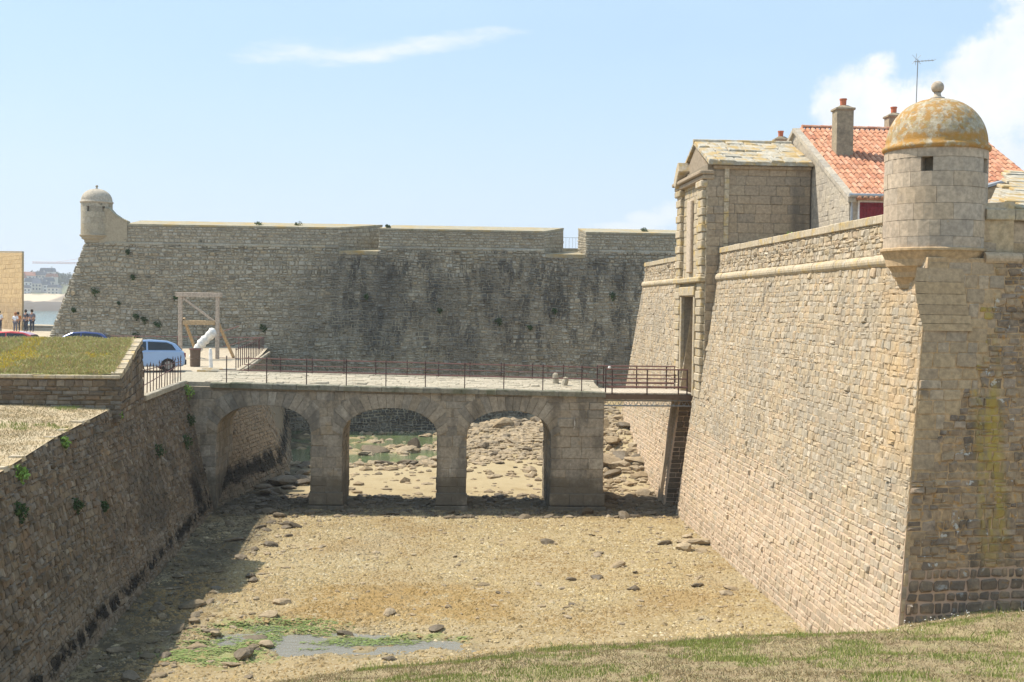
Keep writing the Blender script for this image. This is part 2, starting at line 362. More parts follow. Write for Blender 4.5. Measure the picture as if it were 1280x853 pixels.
M_ABUT = stone_mat('abutment_rubble', [(.27, .20, .13), (.33, .25, .165), (.30, .23, .15), (.24, .19, .13)],
    stain_shade=[((.12, .10, .07), .9, .5, .7, 1., {'z': (2, 3, 9, 10)}, .6), ((.012, .011, .009), (1.3, 1.3, .5), .36, .45, 8., {'z': (.55, .75, 1.1, 1.6), 'wob': (.9, 1.5)}, .95), ((.10, .085, .06), 1.1, .35, .6, 4., {'z': (-2, -1, .7, 1.2)}, .5)])
M_FAR = stone_mat('far_bastion_rubble', [(.31, .275, .21), (.40, .355, .265), (.35, .315, .25), (.46, .41, .315), (.27, .24, .185), (.41, .345, .24), (.43, .395, .325)],
    stain_shade=[((.075, .073, .066), (.35, .35, .17), .40, .56, 4., {'x': (-8.5, -6, 3, 9), 'z': (5, 7.5, 11.2, 12.8), 'wob': (.9, 3.)}, .62), ((.06, .058, .052), (1.5, 1.5, .38), .50, .56, 14., {'x': (-8.5, -6, 16, 18), 'z': (4, 6.5, 11.4, 12.4), 'wob': (1.2, 3.)}, .75), ((.44, .40, .32), (2.2, 2.2, 1.4), .66, .72, 34., None, .6), ((.075, .073, .066), (.3, .3, .17), .46, .6, 24., {'x': (-12, -8, 40, 41), 'z': (2, 5, 11.2, 12.8)}, .5),
            ((.07, .068, .06), (.9, .9, .22), .5, .68, 7., {'x': (-12, -6, 40, 41), 'z': (2, 5, 12.2, 13)}, .6),
            ((.36, .31, .22), .16, .5, .7, 2., None, .45), ((.05, .055, .04), 1.5, .63, .7, 9., None, .6),
            ((.05, .05, .045), .3, .2, .5, 3., {'z': (-3, -2, 2.2, 3.2)}, .85)], bump=.5, bscale=12.)
M_FMORT = stone_mat('far_bastion_mortar', [(.28, .25, .185), (.34, .30, .225)], rnd=False,
    stain_shade=[((.07, .068, .06), (.22, .22, .14), .47, .60, 4., {'x': (-10, -6, 40, 41), 'z': (3, 6.5, 11.4, 12.6)}, .68)])
M_FTOP = stone_mat('far_parapet_top', [(.30, .27, .19), (.38, .34, .25)], rnd=False, stain_shade=[((.40, .27, .09), .8, .46, .64, 3., None, .7), ((.14, .16, .07), 1.2, .62, .7, 6., None, .8)])
M_BRI = stone_mat('bridge_ashlar', [(.27, .24, .195), (.35, .305, .24), (.32, .27, .20), (.23, .21, .175), (.40, .355, .285)],
    stain_shade=[((.09, .08, .065), (1.3, 1.3, .6), .48, .64, 1., None, .6), ((.34, .24, .12), 1.0, .55, .7, 5., {'z': (.8, 1.4, 3.2, 4.2)}, .6),
            ((.62, .60, .56), (4., 4., .7), .645, .68, 3., {'z': (1.0, 1.4, 3.8, 4.2), 'x': (5, 5.3, 20, 21)}, .7),
            ((.10, .085, .06), 1.2, .2, .5, 7., {'z': (-3, -2, 1.15, 1.6), 'wob': (.9, .4)}, .75)], bump=.3)
M_BMT = stone_mat('bridge_joint', [(.23, .19, .135), (.28, .235, .17)], rnd=False, stain_shade=[((.10, .085, .06), 1.2, .2, .5, 7., {'z': (-3, -2, 1.15, 1.6)}, .75)])
M_BCOP = stone_mat('bridge_coping', [(.22, .21, .16), (.27, .25, .19), (.20, .19, .15)], stain_shade=[((.09, .10, .05), 1.4, .45, .65, 2., None, .7), ((.42, .40, .34), 3., .64, .7, 5., None, .7)])
M_DECK = stone_mat('deck_paving', [(.36, .32, .24), (.43, .38, .29), (.39, .345, .265), (.33, .295, .22)], stain_shade=[((.38, .31, .22), 1., .55, .7, 3., None, .5)])
M_QUAY = stone_mat('quay_gravel', [(.40, .34, .25), (.47, .40, .295), (.36, .30, .22)], rnd=False, stain_shade=[((.33, .27, .19), .5, .5, .7, 3., None, .6)])
M_TANW = stone_mat('tan_render', [(.50, .36, .19), (.56, .41, .22), (.46, .33, .18)], stain_shade=[((.30, .22, .14), .7, .2, .6, 3., {'z': (0, 1, 7.6, 9)}, .7)])  # brown lower part is the shadow on the wall's foot, put into the colour
M_GABLE = stone_mat('gable_stone', [(.40, .35, .28), (.45, .40, .32), (.36, .32, .265), (.48, .42, .33)], stain_shade=[((.18, .165, .14), 1.3, .56, .7, 5., None, .55), ((.52, .44, .30), 1., .5, .7, 3., None, .4)])
M_TILE = stone_mat('terracotta_tile', [(.44, .20, .115), (.50, .25, .15), (.55, .30, .19), (.47, .225, .13), (.40, .175, .105), (.56, .34, .23)],
    stain_shade=[((.62, .42, .28), 1.2, .55, .7, 3., None, .5), ((.22, .13, .09), 2.6, .64, .72, 5., None, .5)], grain=5., bump=.15)
M_CHIM = stone_mat('chimney_render', [(.29, .24, .165), (.35, .29, .20)], rnd=False, stain_shade=[((.15, .13, .10), 1.6, .52, .7, 5., None, .6)])
M_GRAV = stone_mat('moat_pebble', [(.35, .265, .13), (.42, .33, .17), (.30, .23, .12), (.46, .37, .215), (.38, .29, .14), (.24, .185, .105), (.53, .46, .31), (.40, .29, .12)], stain_shade=[((.075, .06, .038), 1.0, .28, .5, 31., {'x': (-40, -39, -7.3, -5.8), 'y': (10, 11, 64, 66)}, .8), ((.075, .06, .038), 1.0, .25, .5, 32., {'y': (48.8, 49.6, 53.0, 54.5)}, .75), ((.27, .175, .07), .35, .42, .64, 3., None, .65), ((.42, .37, .26), .22, .5, .7, 9., None, .45), ((.29, .185, .06), 1.3, .32, .55, 44., {'x': (-5, -3.5, 1.5, 3.2), 'y': (32, 33.2, 36, 37.5), 'wob': (.6, 3.)}, .7)], bump=.1)  # wet dark bands also paint the moat wall's and bridge's shade into the pebbles
M_ROCK = stone_mat('shore_rock', [(.27, .205, .125), (.35, .27, .17), (.30, .24, .165), (.39, .31, .20)], stain_shade=[((.075, .06, .038), 1.0, .28, .5, 31., {'x': (-40, -39, -7.3, -5.8), 'y': (10, 11, 64, 66)}, .8), ((.075, .06, .038), 1.0, .25, .5, 32., {'y': (48.8, 49.6, 53.0, 54.5)}, .75), ((.10, .085, .06), 1.6, .52, .7, 3., None, .6), ((.45, .40, .30), 2.4, .58, .7, 5., None, .5)])  # same bands: wetness plus painted shade of moat wall and bridge
M_DROCK = stone_mat('wet_shade_rock', [(.10, .078, .05), (.15, .118, .078), (.18, .14, .09)], rnd=True, rough=.6)
M_IRON = plain('rusty_iron', (.085, .05, .045), .7, .3)
M_RAIL = plain('faded_red_iron', (.20, .11, .095), .7, .2)
M_WOOD = plain('weathered_timber', (.45, .37, .295), .85, var=.25, nscale=9, bump=.4)
M_WOOD2 = plain('tan_timber', (.46, .33, .19), .85, var=.2, nscale=9, bump=.4)
M_DPLANK = plain('pale_plank', (.46, .40, .32), .85, var=.2, nscale=9, bump=.4)
M_STEEL = plain('grey_steel', (.30, .30, .29), .5, .6)
M_BEAM = plain('brown_beam', (.14, .095, .065), .7)
M_WHITE = plain('white_paint', (.80, .79, .76), .5)
M_CLOTH = plain('white_tarpaulin', (.72, .70, .66), .8, bump=.6, var=.2)
M_BLACK = plain('dark_void', (.02, .02, .018), .9)
M_RED = plain('red_shutter', (.20, .025, .035), .6)
M_ZINC = plain('zinc', (.36, .37, .38), .45, .5)
M_POT = plain('clay_pot', (.50, .16, .08), .8)
M_GLASS = plain('car_glass', (.02, .025, .03), .08, spec=.6)
M_RUB = plain('rubber', (.02, .02, .02), .8)
def carpaint(name, c):
    mt, t, p = newmat(name); p.inputs['Base Color'].default_value = c+(1,); p.inputs['Metallic'].default_value = .35
    p.inputs['Roughness'].default_value = .3; p.inputs['Coat Weight'].default_value = 1.; p.inputs['Coat Roughness'].default_value = .04
    return mt
M_CBLUE = carpaint('light_blue_paint', (.30, .42, .62)); M_CRED = carpaint('red_paint', (.55, .04, .04)); M_CNAVY = carpaint('navy_paint', (.035, .06, .20))
def leafmat(name, cols, tr=.25):
    mt, t, p = newmat(name); g = t.add('ShaderNodeNewGeometry'); t.l.new(t.ramp(g.outputs['Random Per Island'], cols), p.inputs['Base Color'])
    p.inputs['Roughness'].default_value = .7; p.inputs['Specular IOR Level'].default_value = .2
    if tr: p.inputs['Subsurface Weight'].default_value = 0.
    return mt
M_GRASS = leafmat('green_grass', [(.25, .30, .07), (.32, .37, .10), (.20, .24, .06), (.44, .40, .17)])
M_DRY = leafmat('dry_grass', [(.40, .31, .18), (.49, .39, .23), (.33, .25, .145), (.29, .26, .12)])
M_MATV = leafmat('heath_leaves', [(.40, .42, .14), (.60, .50, .24), (.32, .38, .11), (.64, .55, .27), (.54, .34, .24), (.46, .46, .17), (.70, .62, .30)])
M_YEL = leafmat('yellow_flowers', [(.75, .58, .05), (.68, .52, .08)])
M_TUFT = leafmat('dark_leaves', [(.035, .065, .02), (.06, .10, .03), (.045, .08, .03)])
M_TUFTL = leafmat('bright_leaves', [(.18, .30, .05), (.24, .38, .08), (.14, .24, .05)])
M_TREE = leafmat('tree_leaves', [(.04, .065, .03), (.06, .09, .04), (.08, .10, .05)])
M_FLOW = plain('white_flower', (.85, .84, .78), .7)
M_BARK = plain('bark', (.12, .09, .065), .9)

# ================================================================== GROUND AND WATER
def toe(x):
    return np.interp(x, [-30, -9, -2.7, 1.85, 6, 10.0, 10.2, 13, 18, 40], [22, 24.6, 27.2, 29.1, 30.0, 30.6, 31.2, 32.2, 33.4, 34])
def ground(x, y):
    x = np.asarray(x, float); y = np.asarray(y, float)
    z = .05*fbm(x*.5, y*.5, 1, 4)+.03*fbm(x*2.3, y*2.3, 6, 3)+.02
    pool = np.exp(-(((x+1.4)/3.6)**2+((y-30.9)/1.25)**2))+.8*np.exp(-(((x+5.2)/1.8)**2+((y-31.6)/1.6)**2))
    z = z-.150*pool*(1+1.9*fbm(x*1.1, y*2.0, 21, 5))+.07*np.minimum(pool, 1)*fbm(x*3.1, y*6., 24, 3)
    z = z-.05*sst(-6.9, -8.4, x)*sst(46, 43, y)*(1+1.0*fbm(x*.8, y*.8, 33, 3))       # wet gutter along the left wall
    # beyond the bridge: a channel of water on the left, a bank of rocks on the right
    chan = sst(64.5, 67, y+1.3*fbm(x*.35, y*.2, 40, 3))*sst(2.5, -1.5, x+2.2*fbm(x*.2, y*.3, 41, 3)-(y-70)*.10)
    z = z-chan*(.30+.75*fbm(x*.45, y*.6, 43, 4))
    rb = sst(56, 72, y)*sst(-3, 5, x)*.9+1.5*sst(5.5, 10.2, x+.6*fbm(x*.5, y*.5, 51, 3))*sst(53, 64, y)
    z = z+rb*(1-.75*chan)+.25*rb*fbm(x*.8, y*.8, 50, 4)
    t_ = toe(x)-y+.35*fbm(x*.6, y*.6, 3, 3)
    bank = np.interp(t_, [-5, 0, 4, 8, 15, 25, 35, 60], [-2, 0, 1.4, 2.45, 3.7, 5.4, 6.95, 7.4])+.10*fbm(x*.9, y*.9, 60, 5)
    return np.maximum(z, bank)
def axis(segs):
    return np.concatenate([np.arange(a, b, s) for a, b, s in segs]+[[segs[-1][1]]])
gx = axis([(-30, -10, 1.), (-10, 12, .14), (12, 26, .4)]); gy = axis([(-12, 18, 1.), (18, 36, .12), (36, 60, .2), (60, 90, .3)])
GX, GY = np.meshgrid(gx, gy); GZ = ground(GX, GY); nx, ny = len(gx), len(gy)
idx = np.arange(nx*ny).reshape(ny, nx)
quads = np.stack([idx[:-1, :-1], idx[:-1, 1:], idx[1:, 1:], idx[1:, :-1]], -1).reshape(-1, 4)
mt, t, p = newmat('moat_ground')
g = t.add('ShaderNodeNewGeometry'); pos = g.outputs['Position']; sep = t.add('ShaderNodeSeparateXYZ', {0: pos}).outputs
c = t.ramp(t.mr(t.noise(pos, .45, 7, .65, off=2.), .3, .7), [(.26, .19, .09), (.34, .26, .135), (.37, .295, .17), (.30, .225, .11)])
c = t.mix(t.mr(t.noise(pos, 7., 6, .7, off=5.), .35, .7, 0, .55), c, (.30, .235, .14))
c = t.mix(t.mr(t.noise(pos, 11., 4, .6, off=8.), .58, .68, 0, .5), c, (.62, .56, .44))
sand = t.math('MULTIPLY', t.mr(sep[1], 52, 55), t.mr(sep[1], 66, 63)); sand = t.math('MULTIPLY', sand, t.mr(t.noise(pos, .5, 4, .6, off=3.), .3, .5))
c = t.mix(t.math('MULTIPLY', sand, .7), c, (.42, .345, .21))
# ochre damp patch and green weed round the pool
def spot(cx_, cy_, rx_, ry_, off, sc=1.3):
    a_ = t.math('POWER', t.math('DIVIDE', t.math('SUBTRACT', sep[0], cx_), rx_), 2.); b_ = t.math('POWER', t.math('DIVIDE', t.math('SUBTRACT', sep[1], cy_), ry_), 2.)
    v_ = t.math('SUBTRACT', 1., t.math('ADD', a_, b_)); return t.mr(t.math('ADD', v_, t.math('MULTIPLY', t.math('SUBTRACT', t.noise(pos, sc, 6, .65, off=off), .5), 4.)), .0, .9)
c = t.mix(t.math('MULTIPLY', spot(-.8, 34.8, 3.8, 2.6, 4.), .75), c, (.31, .195, .065))
c = t.mix(t.math('MULTIPLY', spot(7.6, 36.5, 1.8, 3.5, 24.), .6), c, (.30, .20, .08))
c = t.mix(t.math('MULTIPLY', spot(0., 46.5, 7., 2., 34.), .45), c, (.25, .19, .10))
c = t.mix(t.math('MULTIPLY', spot(-6.2, 37, 1.6, 3.2, 14.), .6), c, (.30, .20, .09))
c = t.mix(t.math('MULTIPLY', spot(-4.3, 32.0, 2.3, 1.5, 6., 1.7), .5), c, (.20, .27, .07))
c = t.mix(t.math('MULTIPLY', spot(-5.4, 29.8, 1.9, 1.3, 7., 1.7), .5), c, (.18, .26, .07))
c = t.mix(t.math('MULTIPLY', spot(-1.2, 31.2, 2.2, .6, 9., 2.2), .5), c, (.17, .26, .06))
wet = t.mr(sep[2], -.10, -.045, .7, 0.); wet = t.math('MULTIPLY', wet, t.mr(sep[1], 34.5, 33.4)); c = t.mix(wet, c, (.20, .165, .09))
farw = t.math('MULTIPLY', t.mr(sep[1], 62, 66), t.mr(sep[2], .0, -.2)); c = t.mix(farw, c, (.10, .15, .045))
mud_shade = t.mr(sep[0], -5.9, -7.4); mud_shade = t.math('MULTIPLY', mud_shade, t.mr(t.noise(pos, 1.1, 5, .6, off=7.), .3, .55, .3, .85)); c = t.mix(mud_shade, c, (.055, .047, .031))  # wet mud, darkened further to carry the moat wall's shade
und_shade = t.math('MULTIPLY', t.mr(sep[1], 48.9, 49.6), t.mr(sep[1], 54.5, 53.2)); c = t.mix(t.math('MULTIPLY', und_shade, .75), c, (.09, .07, .045))  # wet ground with the bridge's shade painted into its colour
# the grassed bank
hb = t.mr(t.math('SUBTRACT', t.math('ADD', t.math('MULTIPLY', sep[0], .33), 28.0), sep[1]), -.4, .8)
bankm = t.math('MULTIPLY', t.mr(sep[2], .12, .30), t.mr(sep[1], 34, 33))
bc = t.ramp(t.mr(t.noise(pos, 1.2, 7, .7, off=12.), .32, .68), [(.27, .20, .11), (.37, .29, .165), (.29, .25, .12), (.33, .25, .15)])
bc = t.mix(t.mr(t.noise(pos, 9., 5, .7, off=4.), .35, .65, 0, .5), bc, (.22, .17, .10)); bc = t.mix(t.mr(t.noise(pos, 2.6, 6, .7, off=21.), .56, .66, 0, .7), bc, (.20, .13, .075)); bc = t.mix(t.mr(t.noise(pos, 22., 4, .7, off=14.), .6, .7, 0, .6), bc, (.50, .42, .30)); c = t.mix(bankm, c, bc)
t.l.new(c, p.inputs['Base Color']); t.l.new(t.mr(sep[2], -.10, -.02, .35, .95), p.inputs['Roughness']); p.inputs['Specular IOR Level'].default_value = .25
b1 = t.add('ShaderNodeBump', {'Strength': .9, 'Distance': .06, 'Height': t.noise(pos, 9., 8, .75)}); t.l.new(b1.outputs[0], p.inputs['Normal'])
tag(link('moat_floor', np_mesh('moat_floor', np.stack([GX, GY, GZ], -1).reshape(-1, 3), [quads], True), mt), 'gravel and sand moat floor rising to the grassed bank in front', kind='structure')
# water sheet: the sea, the channel behind the bridge and the pool in the moat are at one level
mt, t, p = newmat('sea_water')
pos = t.add('ShaderNodeNewGeometry').outputs['Position']; sep = t.add('ShaderNodeSeparateXYZ', {0: pos}).outputs
far = t.mr(sep[1], 86, 110); c = t.mix(far, (.12, .15, .075), (.02, .19, .21))
c = t.mix(t.mr(t.noise(pos, .9, 5, .6, sc3=(1, .5, 1)), .52, .66, 0, .4), c, (.16, .24, .07))
near = t.mr(sep[1], 48, 42); c = t.mix(near, c, (.30, .29, .25))
t.l.new(c, p.inputs['Base Color']); p.inputs['Roughness'].default_value = .05; p.inputs['IOR'].default_value = 1.50
h1 = t.noise(pos, 5., 4, .6, sc3=(1, 1.8, 1)); b1 = t.add('ShaderNodeBump', {'Strength': .35, 'Distance': .05, 'Height': h1}); t.l.new(b1.outputs[0], p.inputs['Normal'])
t.l.new(t.mr(near, 0, 1, 1, .25, False), b1.inputs['Strength'])
tr = t.add('ShaderNodeBsdfTransparent'); mx = t.add('ShaderNodeMixShader', {1: p.outputs[0], 2: tr.outputs[0]})
t.l.new(t.math('MULTIPLY', near, .35), mx.inputs[0]); outn = [n for n in t.n if n.type == 'OUTPUT_MATERIAL'][0]; t.l.new(mx.outputs[0], outn.inputs[0])
xs = axis([(-3600, -600, 500), (-600, 600, 60), (600, 3600, 500)]); ys = axis([(-300, 300, 50), (300, 4500, 600)])
A_, B_ = np.meshgrid(xs, ys); ii = np.arange(A_.size).reshape(A_.shape)
tag(link('sea', np_mesh('sea', np.stack([A_, B_, A_*0-.10], -1).reshape(-1, 3), [np.stack([ii[:-1, :-1], ii[:-1, 1:], ii[1:, 1:], ii[1:, :-1]], -1).reshape(-1, 4)]), mt), 'blue green sea and the shallow tidal water left in the moat', kind='structure')

# ================================================================== NEAR BASTION, RIGHT
xw = lambda z: 9.92+.128*np.asarray(z, float)
ysf = lambda z: 25.40+.17*np.asarray(z, float)
YEND = lambda z: 67.75-.155*np.asarray(z, float)
ZC = 9.95
O = np.array([10., 26., 0.])
bast = empty('stone_bastion', O, 'tall sloping stone bastion on the right with a sunlit long face', 'bastion')
def core():
    b = MB()
    def lvl(z):
        x = float(xw(z)); return [(x, float(ysf(z)), z), (30., float(ysf(z))+.12*(30-x), z), (30., float(YEND(z)), z), (x, float(YEND(z)), z), (x, 52.3, z), (12.6, 52.3, z), (12.6, 49.5, z), (x, 49.5, z)]
    lo_, hi_ = lvl(-.6), lvl(ZC); n = 8
    b.add(lo_+hi_, [tuple(range(n-1, -1, -1)), tuple(range(n, 2*n))]+[(i, (i+1) % n, n+(i+1) % n, n+i) for i in range(n)])
    return b
core().build('mortar_core', M_BMORT, bast).location = tuple(-O)
def S_left(u, v):   # u runs from far to near
    u, v = np.broadcast_arrays(np.asarray(u, float), np.asarray(v, float)); y = 67.75-u
    return np.stack([xw(v), y, v], -1)
def ul_left(v):
    a = 67.75-float(YEND(v)); b = 67.75-float(ysf(v))-.02
    if v < 9.35: return [(a, 67.75-52.3), (67.75-49.5, b)], None
    return [(a, b)], None
rub = dict(proud=.018, jit=.30, bev=.03, wave=.10, split=.12, tilt=.75, gap=.004, var=.5)
lay(bast, 'course_stone', S_left, None, (-.3, 3.7), .155, .30, M_BLIT, O, ulim=ul_left, mass='course_stones', proud=.02, jit=.2, bev=.02, gap=.013, wave=.03, tilt=.5, var=.4, limit=120)
lay(bast, 'stone', S_left, None, (3.7, ZC-.12), .165, .25, M_BLIT, O, ulim=ul_left, mass='rubble_stones', keep=lambda u, v, a, b: ~((u > 13.2) & (u < 19.6) & (v > 6.6)), **{**rub, 'limit': 300})
# quoins down the arris are part of the short, shaded face
def S_front(u, v):
    u, v = np.broadcast_arrays(np.asarray(u, float), np.asarray(v, float)); x = xw(v)+u
    return np.stack([x, ysf(v)+.12*u, v], -1)
quo = lambda v: .12+1.55*sst(4.2, 8.2, v)+.7*vnoise(np.asarray(v)*3.1, 0., 9)*sst(2, 5, v)
rubd = dict(proud=.032, jit=.3, bev=.035, split=.14, tilt=.6, wave=.05, gap=.010, var=.45)
frt = empty('short_face', (0, 0, 0), parent=bast); 
def lay2(name, Vr, ch, sl, mat, ulim, **k):
    lay(bast, name, S_front, None, Vr, ch, sl, mat, O, ulim=ulim, **k)
bpy.data.objects.remove(frt)
# mortar skin of the short face (its own pinker mortar), 3 mm proud of the core
sk_ = MB(); q = [S_front(0.003, -.3), S_front(12., -.3), S_front(12., ZC-.02), S_front(.003, ZC-.02)]
q = [p_+np.array((0, -.004, 0)) for p_ in q]; sk_.add(q, [(0, 1, 2, 3)]); sk_.build('short_face_mortar', M_DMORT, bast).location = tuple(-O)
lay2('quoin', (.9, ZC-.1), .29, .44, M_QUOIN, lambda v: ([(0.02, max(.03, float(quo(v))))], None), proud=.016, jit=.10, bev=.02, cham=.16, tilt=.3, gap=.011, mass='quoin_mass')
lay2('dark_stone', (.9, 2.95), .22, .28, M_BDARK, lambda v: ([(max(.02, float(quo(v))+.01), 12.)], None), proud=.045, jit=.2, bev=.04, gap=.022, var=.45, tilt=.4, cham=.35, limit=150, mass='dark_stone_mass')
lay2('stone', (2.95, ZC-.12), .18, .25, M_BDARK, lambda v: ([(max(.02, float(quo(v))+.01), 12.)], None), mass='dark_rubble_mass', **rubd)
for (xa_, xb_, y_) in ((9.9, 12.6, 52.29), ):
    def S_sl(u, v, y_=y_):
        u, v = np.broadcast_arrays(np.asarray(u, float), np.asarray(v, float)); return np.stack([xw(v)+.06+u, 0*u+y_, v], -1)
    lay(bast, 'slot_stone', S_sl, (0, 2.), (-.2, 4.9), .2, .4, M_DROCK, O, proud=.02, mass='slot_stones', limit=40)  # dark rock colour stands in for the slot's deep shade
m_ = MB(); m_.hexa([(float(xw(-.3))-.16, 52.75, -.3), (float(xw(-.3))+.2, 52.75, -.3), (float(xw(-.3))+.2, 53.1, -.3), (float(xw(-.3))-.16, 53.1, -.3)], [(float(xw(4.8))-.16, 52.75, 4.8), (float(xw(4.8))+.2, 52.75, 4.8), (float(xw(4.8))+.2, 53.1, 4.8), (float(xw(4.8))-.16, 53.1, 4.8)]); m_.build('groove_rib', M_BLIT, bast).location = tuple(-O)
# cordon (half-round string course)
def cordon(P0, P1, r, seg, mat, parent, off, name='cordon_stone', k=9, out=(0, -1, 0)):
    P0, P1 = np.array(P0, float), np.array(P1, float); L = np.linalg.norm(P1-P0); n = max(1, int(L/seg)); d = (P1-P0)/L; out = np.array(out, float)
    up = np.array((0, 0, 1.)); A = np.linspace(-math.pi/2, math.pi/2, k); st = []
    e = np.linspace(0, L, n+1)
    for i in range(n):
        a, b = e[i]+.008, e[i+1]-.008; rr = r*(1+RNG.uniform(-.04, .04)); s = []
        for h in (a, b): s += [P0+d*h+out*(rr*math.cos(q)-.05)+up*rr*math.sin(q) for q in A]
        st.append(s)
    fcs = [np.array([(i, i+1, k+i+1, k+i) for i in range(k-1)]), np.array([list(range(k-1, -1, -1)), list(range(k, 2*k))])]
    fcs[1] = fcs[1].reshape(2, k)
    emit(parent, name, np.array(st), fcs, mat, off, mass=name+'_mass')
def ashrow(P0, P1, out, dep, h, seg, mat, parent, off, name, bev=.02, zj=.01):
    """row of squared slabs from P0 to P1, each h high and dep deep outward/inward"""
    P0, P1 = np.array(P0, float), np.array(P1, float); L = np.linalg.norm(P1-P0); d = (P1-P0)/L; out = np.array(out, float); up = np.array((0, 0, 1.))
    n = max(1, round(L/seg)); w_ = 1+RNG.uniform(-.25, .25, n); e = np.concatenate([[0], np.cumsum(w_)])/w_.sum()*L; st = []
    for i in range(n):
        a, b = e[i]+.006, e[i+1]-.006; o_ = RNG.uniform(-zj, zj); zz = RNG.uniform(-zj, zj); s = []
        for (o1, z1, e1) in ((0, 0, 0), (0, h, 0), (dep, 0, 0), (dep, h, 0)): pass
        pr = [(-.0, 0), (dep-bev+o_, 0), (dep+o_, bev), (dep+o_, h-bev+zz), (dep-bev+o_, h+zz), (0, h+zz)]
        for hh in (a, b): s += [P0+d*hh+out*q_[0]+up*q_[1] for q_ in pr]
        st.append(s)
    K = 6; f = [np.array([(i, (i+1) % K, K+(i+1) % K, K+i) for i in range(K)]), np.array([list(range(K-1, -1, -1)), list(range(K, 2*K))])]
    emit(parent, name, np.array(st), f, mat, off, mass=name+'_mass')
xc = float(xw(ZC))
cordon((xc, 48.2, ZC), (xc, 27.6, ZC), .17, .95, M_COPE, bast, O, out=(-1, 0, 0))
cordon((xc, 66.1, ZC), (xc, 54.1, ZC), .17, .95, M_COPE, bast, O, out=(-1, 0, 0))
cordon((12.6, 27.27, ZC), (24, 28.63, ZC), .15, .95, M_QUOIN, bast, O, out=(0, -1, 0))
# parapet over the cordon
b = MB()
for (y0, y1) in ((27.5, 48.3), (54.02, 66.1)):
    b.hexa([(xc+.03, y0, ZC), (13.4, y0, ZC), (13.4, y1, ZC), (xc+.03, y1, ZC)], [(xc+.10, y0, 10.93), (13.4, y0, 10.93), (13.4, y1, 10.93), (xc+.10, y1, 10.93)])
b.build('parapet', M_BMORT, bast).location = tuple(-O)
b = MB(); b.hexa([(11.4, 27.33, ZC+.002), (30, 29.55, ZC+.002), (30, 34, ZC+.002), (11.4, 34, ZC+.002)], [(11.4, 27.37, 10.85), (30, 29.59, 10.85), (30, 34, 12.0), (15.9, 34, 12.0)])
b.build('front_parapet', M_QUOIN, bast).location = tuple(-O)
def S_par(u, v):
    u, v = np.broadcast_arrays(np.asarray(u, float), np.asarray(v, float)); return np.stack([xc+.03+.07*(v-ZC), 66.1-u, v], -1)
lay(bast, 'stone', S_par, None, (ZC+.16, 10.92), .16, .24, M_BLIT, O, ulim=lambda v: ([(0, 12.05), (17.85, 38.5)], None), mass='parapet_stones', **{**rub, 'proud': .03, 'wave': .02, 'limit': 140})
def S_fp(u, v):
    u, v = np.broadcast_arrays(np.asarray(u, float), np.asarray(v, float)); return np.stack([12.6+u, 27.47+.119*u+.04*(v-ZC), v], -1)
lay(bast, 'parapet_block', S_fp, (0, 11.), (ZC+.15, 10.82), .33, .7, M_QUOIN, O, proud=.015, jit=.04, bev=.02, cham=.1, mass='parapet_block_mass')
ashrow((xc+.12, 48.28, 10.93), (xc+.12, 27.6, 10.93), (-1, 0, 0), .10, .23, .85, M_COPE, bast, O, 'coping_stone')
ashrow((xc+.12, 66.15, 10.93), (xc+.12, 54.05, 10.93), (-1, 0, 0), .10, .23, .85, M_COPE, bast, O, 'coping_stone')
b = MB(); 
for (y0, y1) in ((27.5, 48.28), (54.05, 66.15)): b.hexa([(xc+.12, y0, 10.935), (13.4, y0, 10.935), (13.4, y1, 10.935), (xc+.12, y1, 10.935)], [(xc+.12, y0, 11.15), (13.4, y0, 11.3), (13.4, y1, 11.3), (xc+.12, y1, 11.15)])
b.build('parapet_top', M_COPE, bast).location = tuple(-O)
ashrow((12.7, 27.5, 10.86), (24, 28.85, 10.86), (0, -1, 0), .10, .26, .9, M_COPE, bast, O, 'coping_stone')
# sloping slab top of the front parapet
b = MB(); b.hexa([(12.75, 27.53, 10.87), (30, 29.6, 10.87), (30, 34, 12.02), (16.0, 34, 12.02)], [(12.75, 27.53, 11.12), (30, 29.6, 11.12), (30, 34, 12.3), (16.0, 34, 12.3)])
b.build('slab_bed', M_SLAB, bast).location = tuple(-O)
sl_ = np.array((0, .96, .28)); sl_ /= np.linalg.norm(sl_)
lay(bast, 'top_slab', plane_S((12.9, 27.65, 11.15), (24, 28.98, 11.15), up=sl_), (0, 11.), (0, 5.6), .5, .8, M_SLAB, O, proud=.03, jit=.06, bev=.02, cham=.1, mass='top_slab_mass', keep=lambda u, v, a, b: u-a > .50*v+.05)
# grass-free inner ground of the bastion is the core's own top

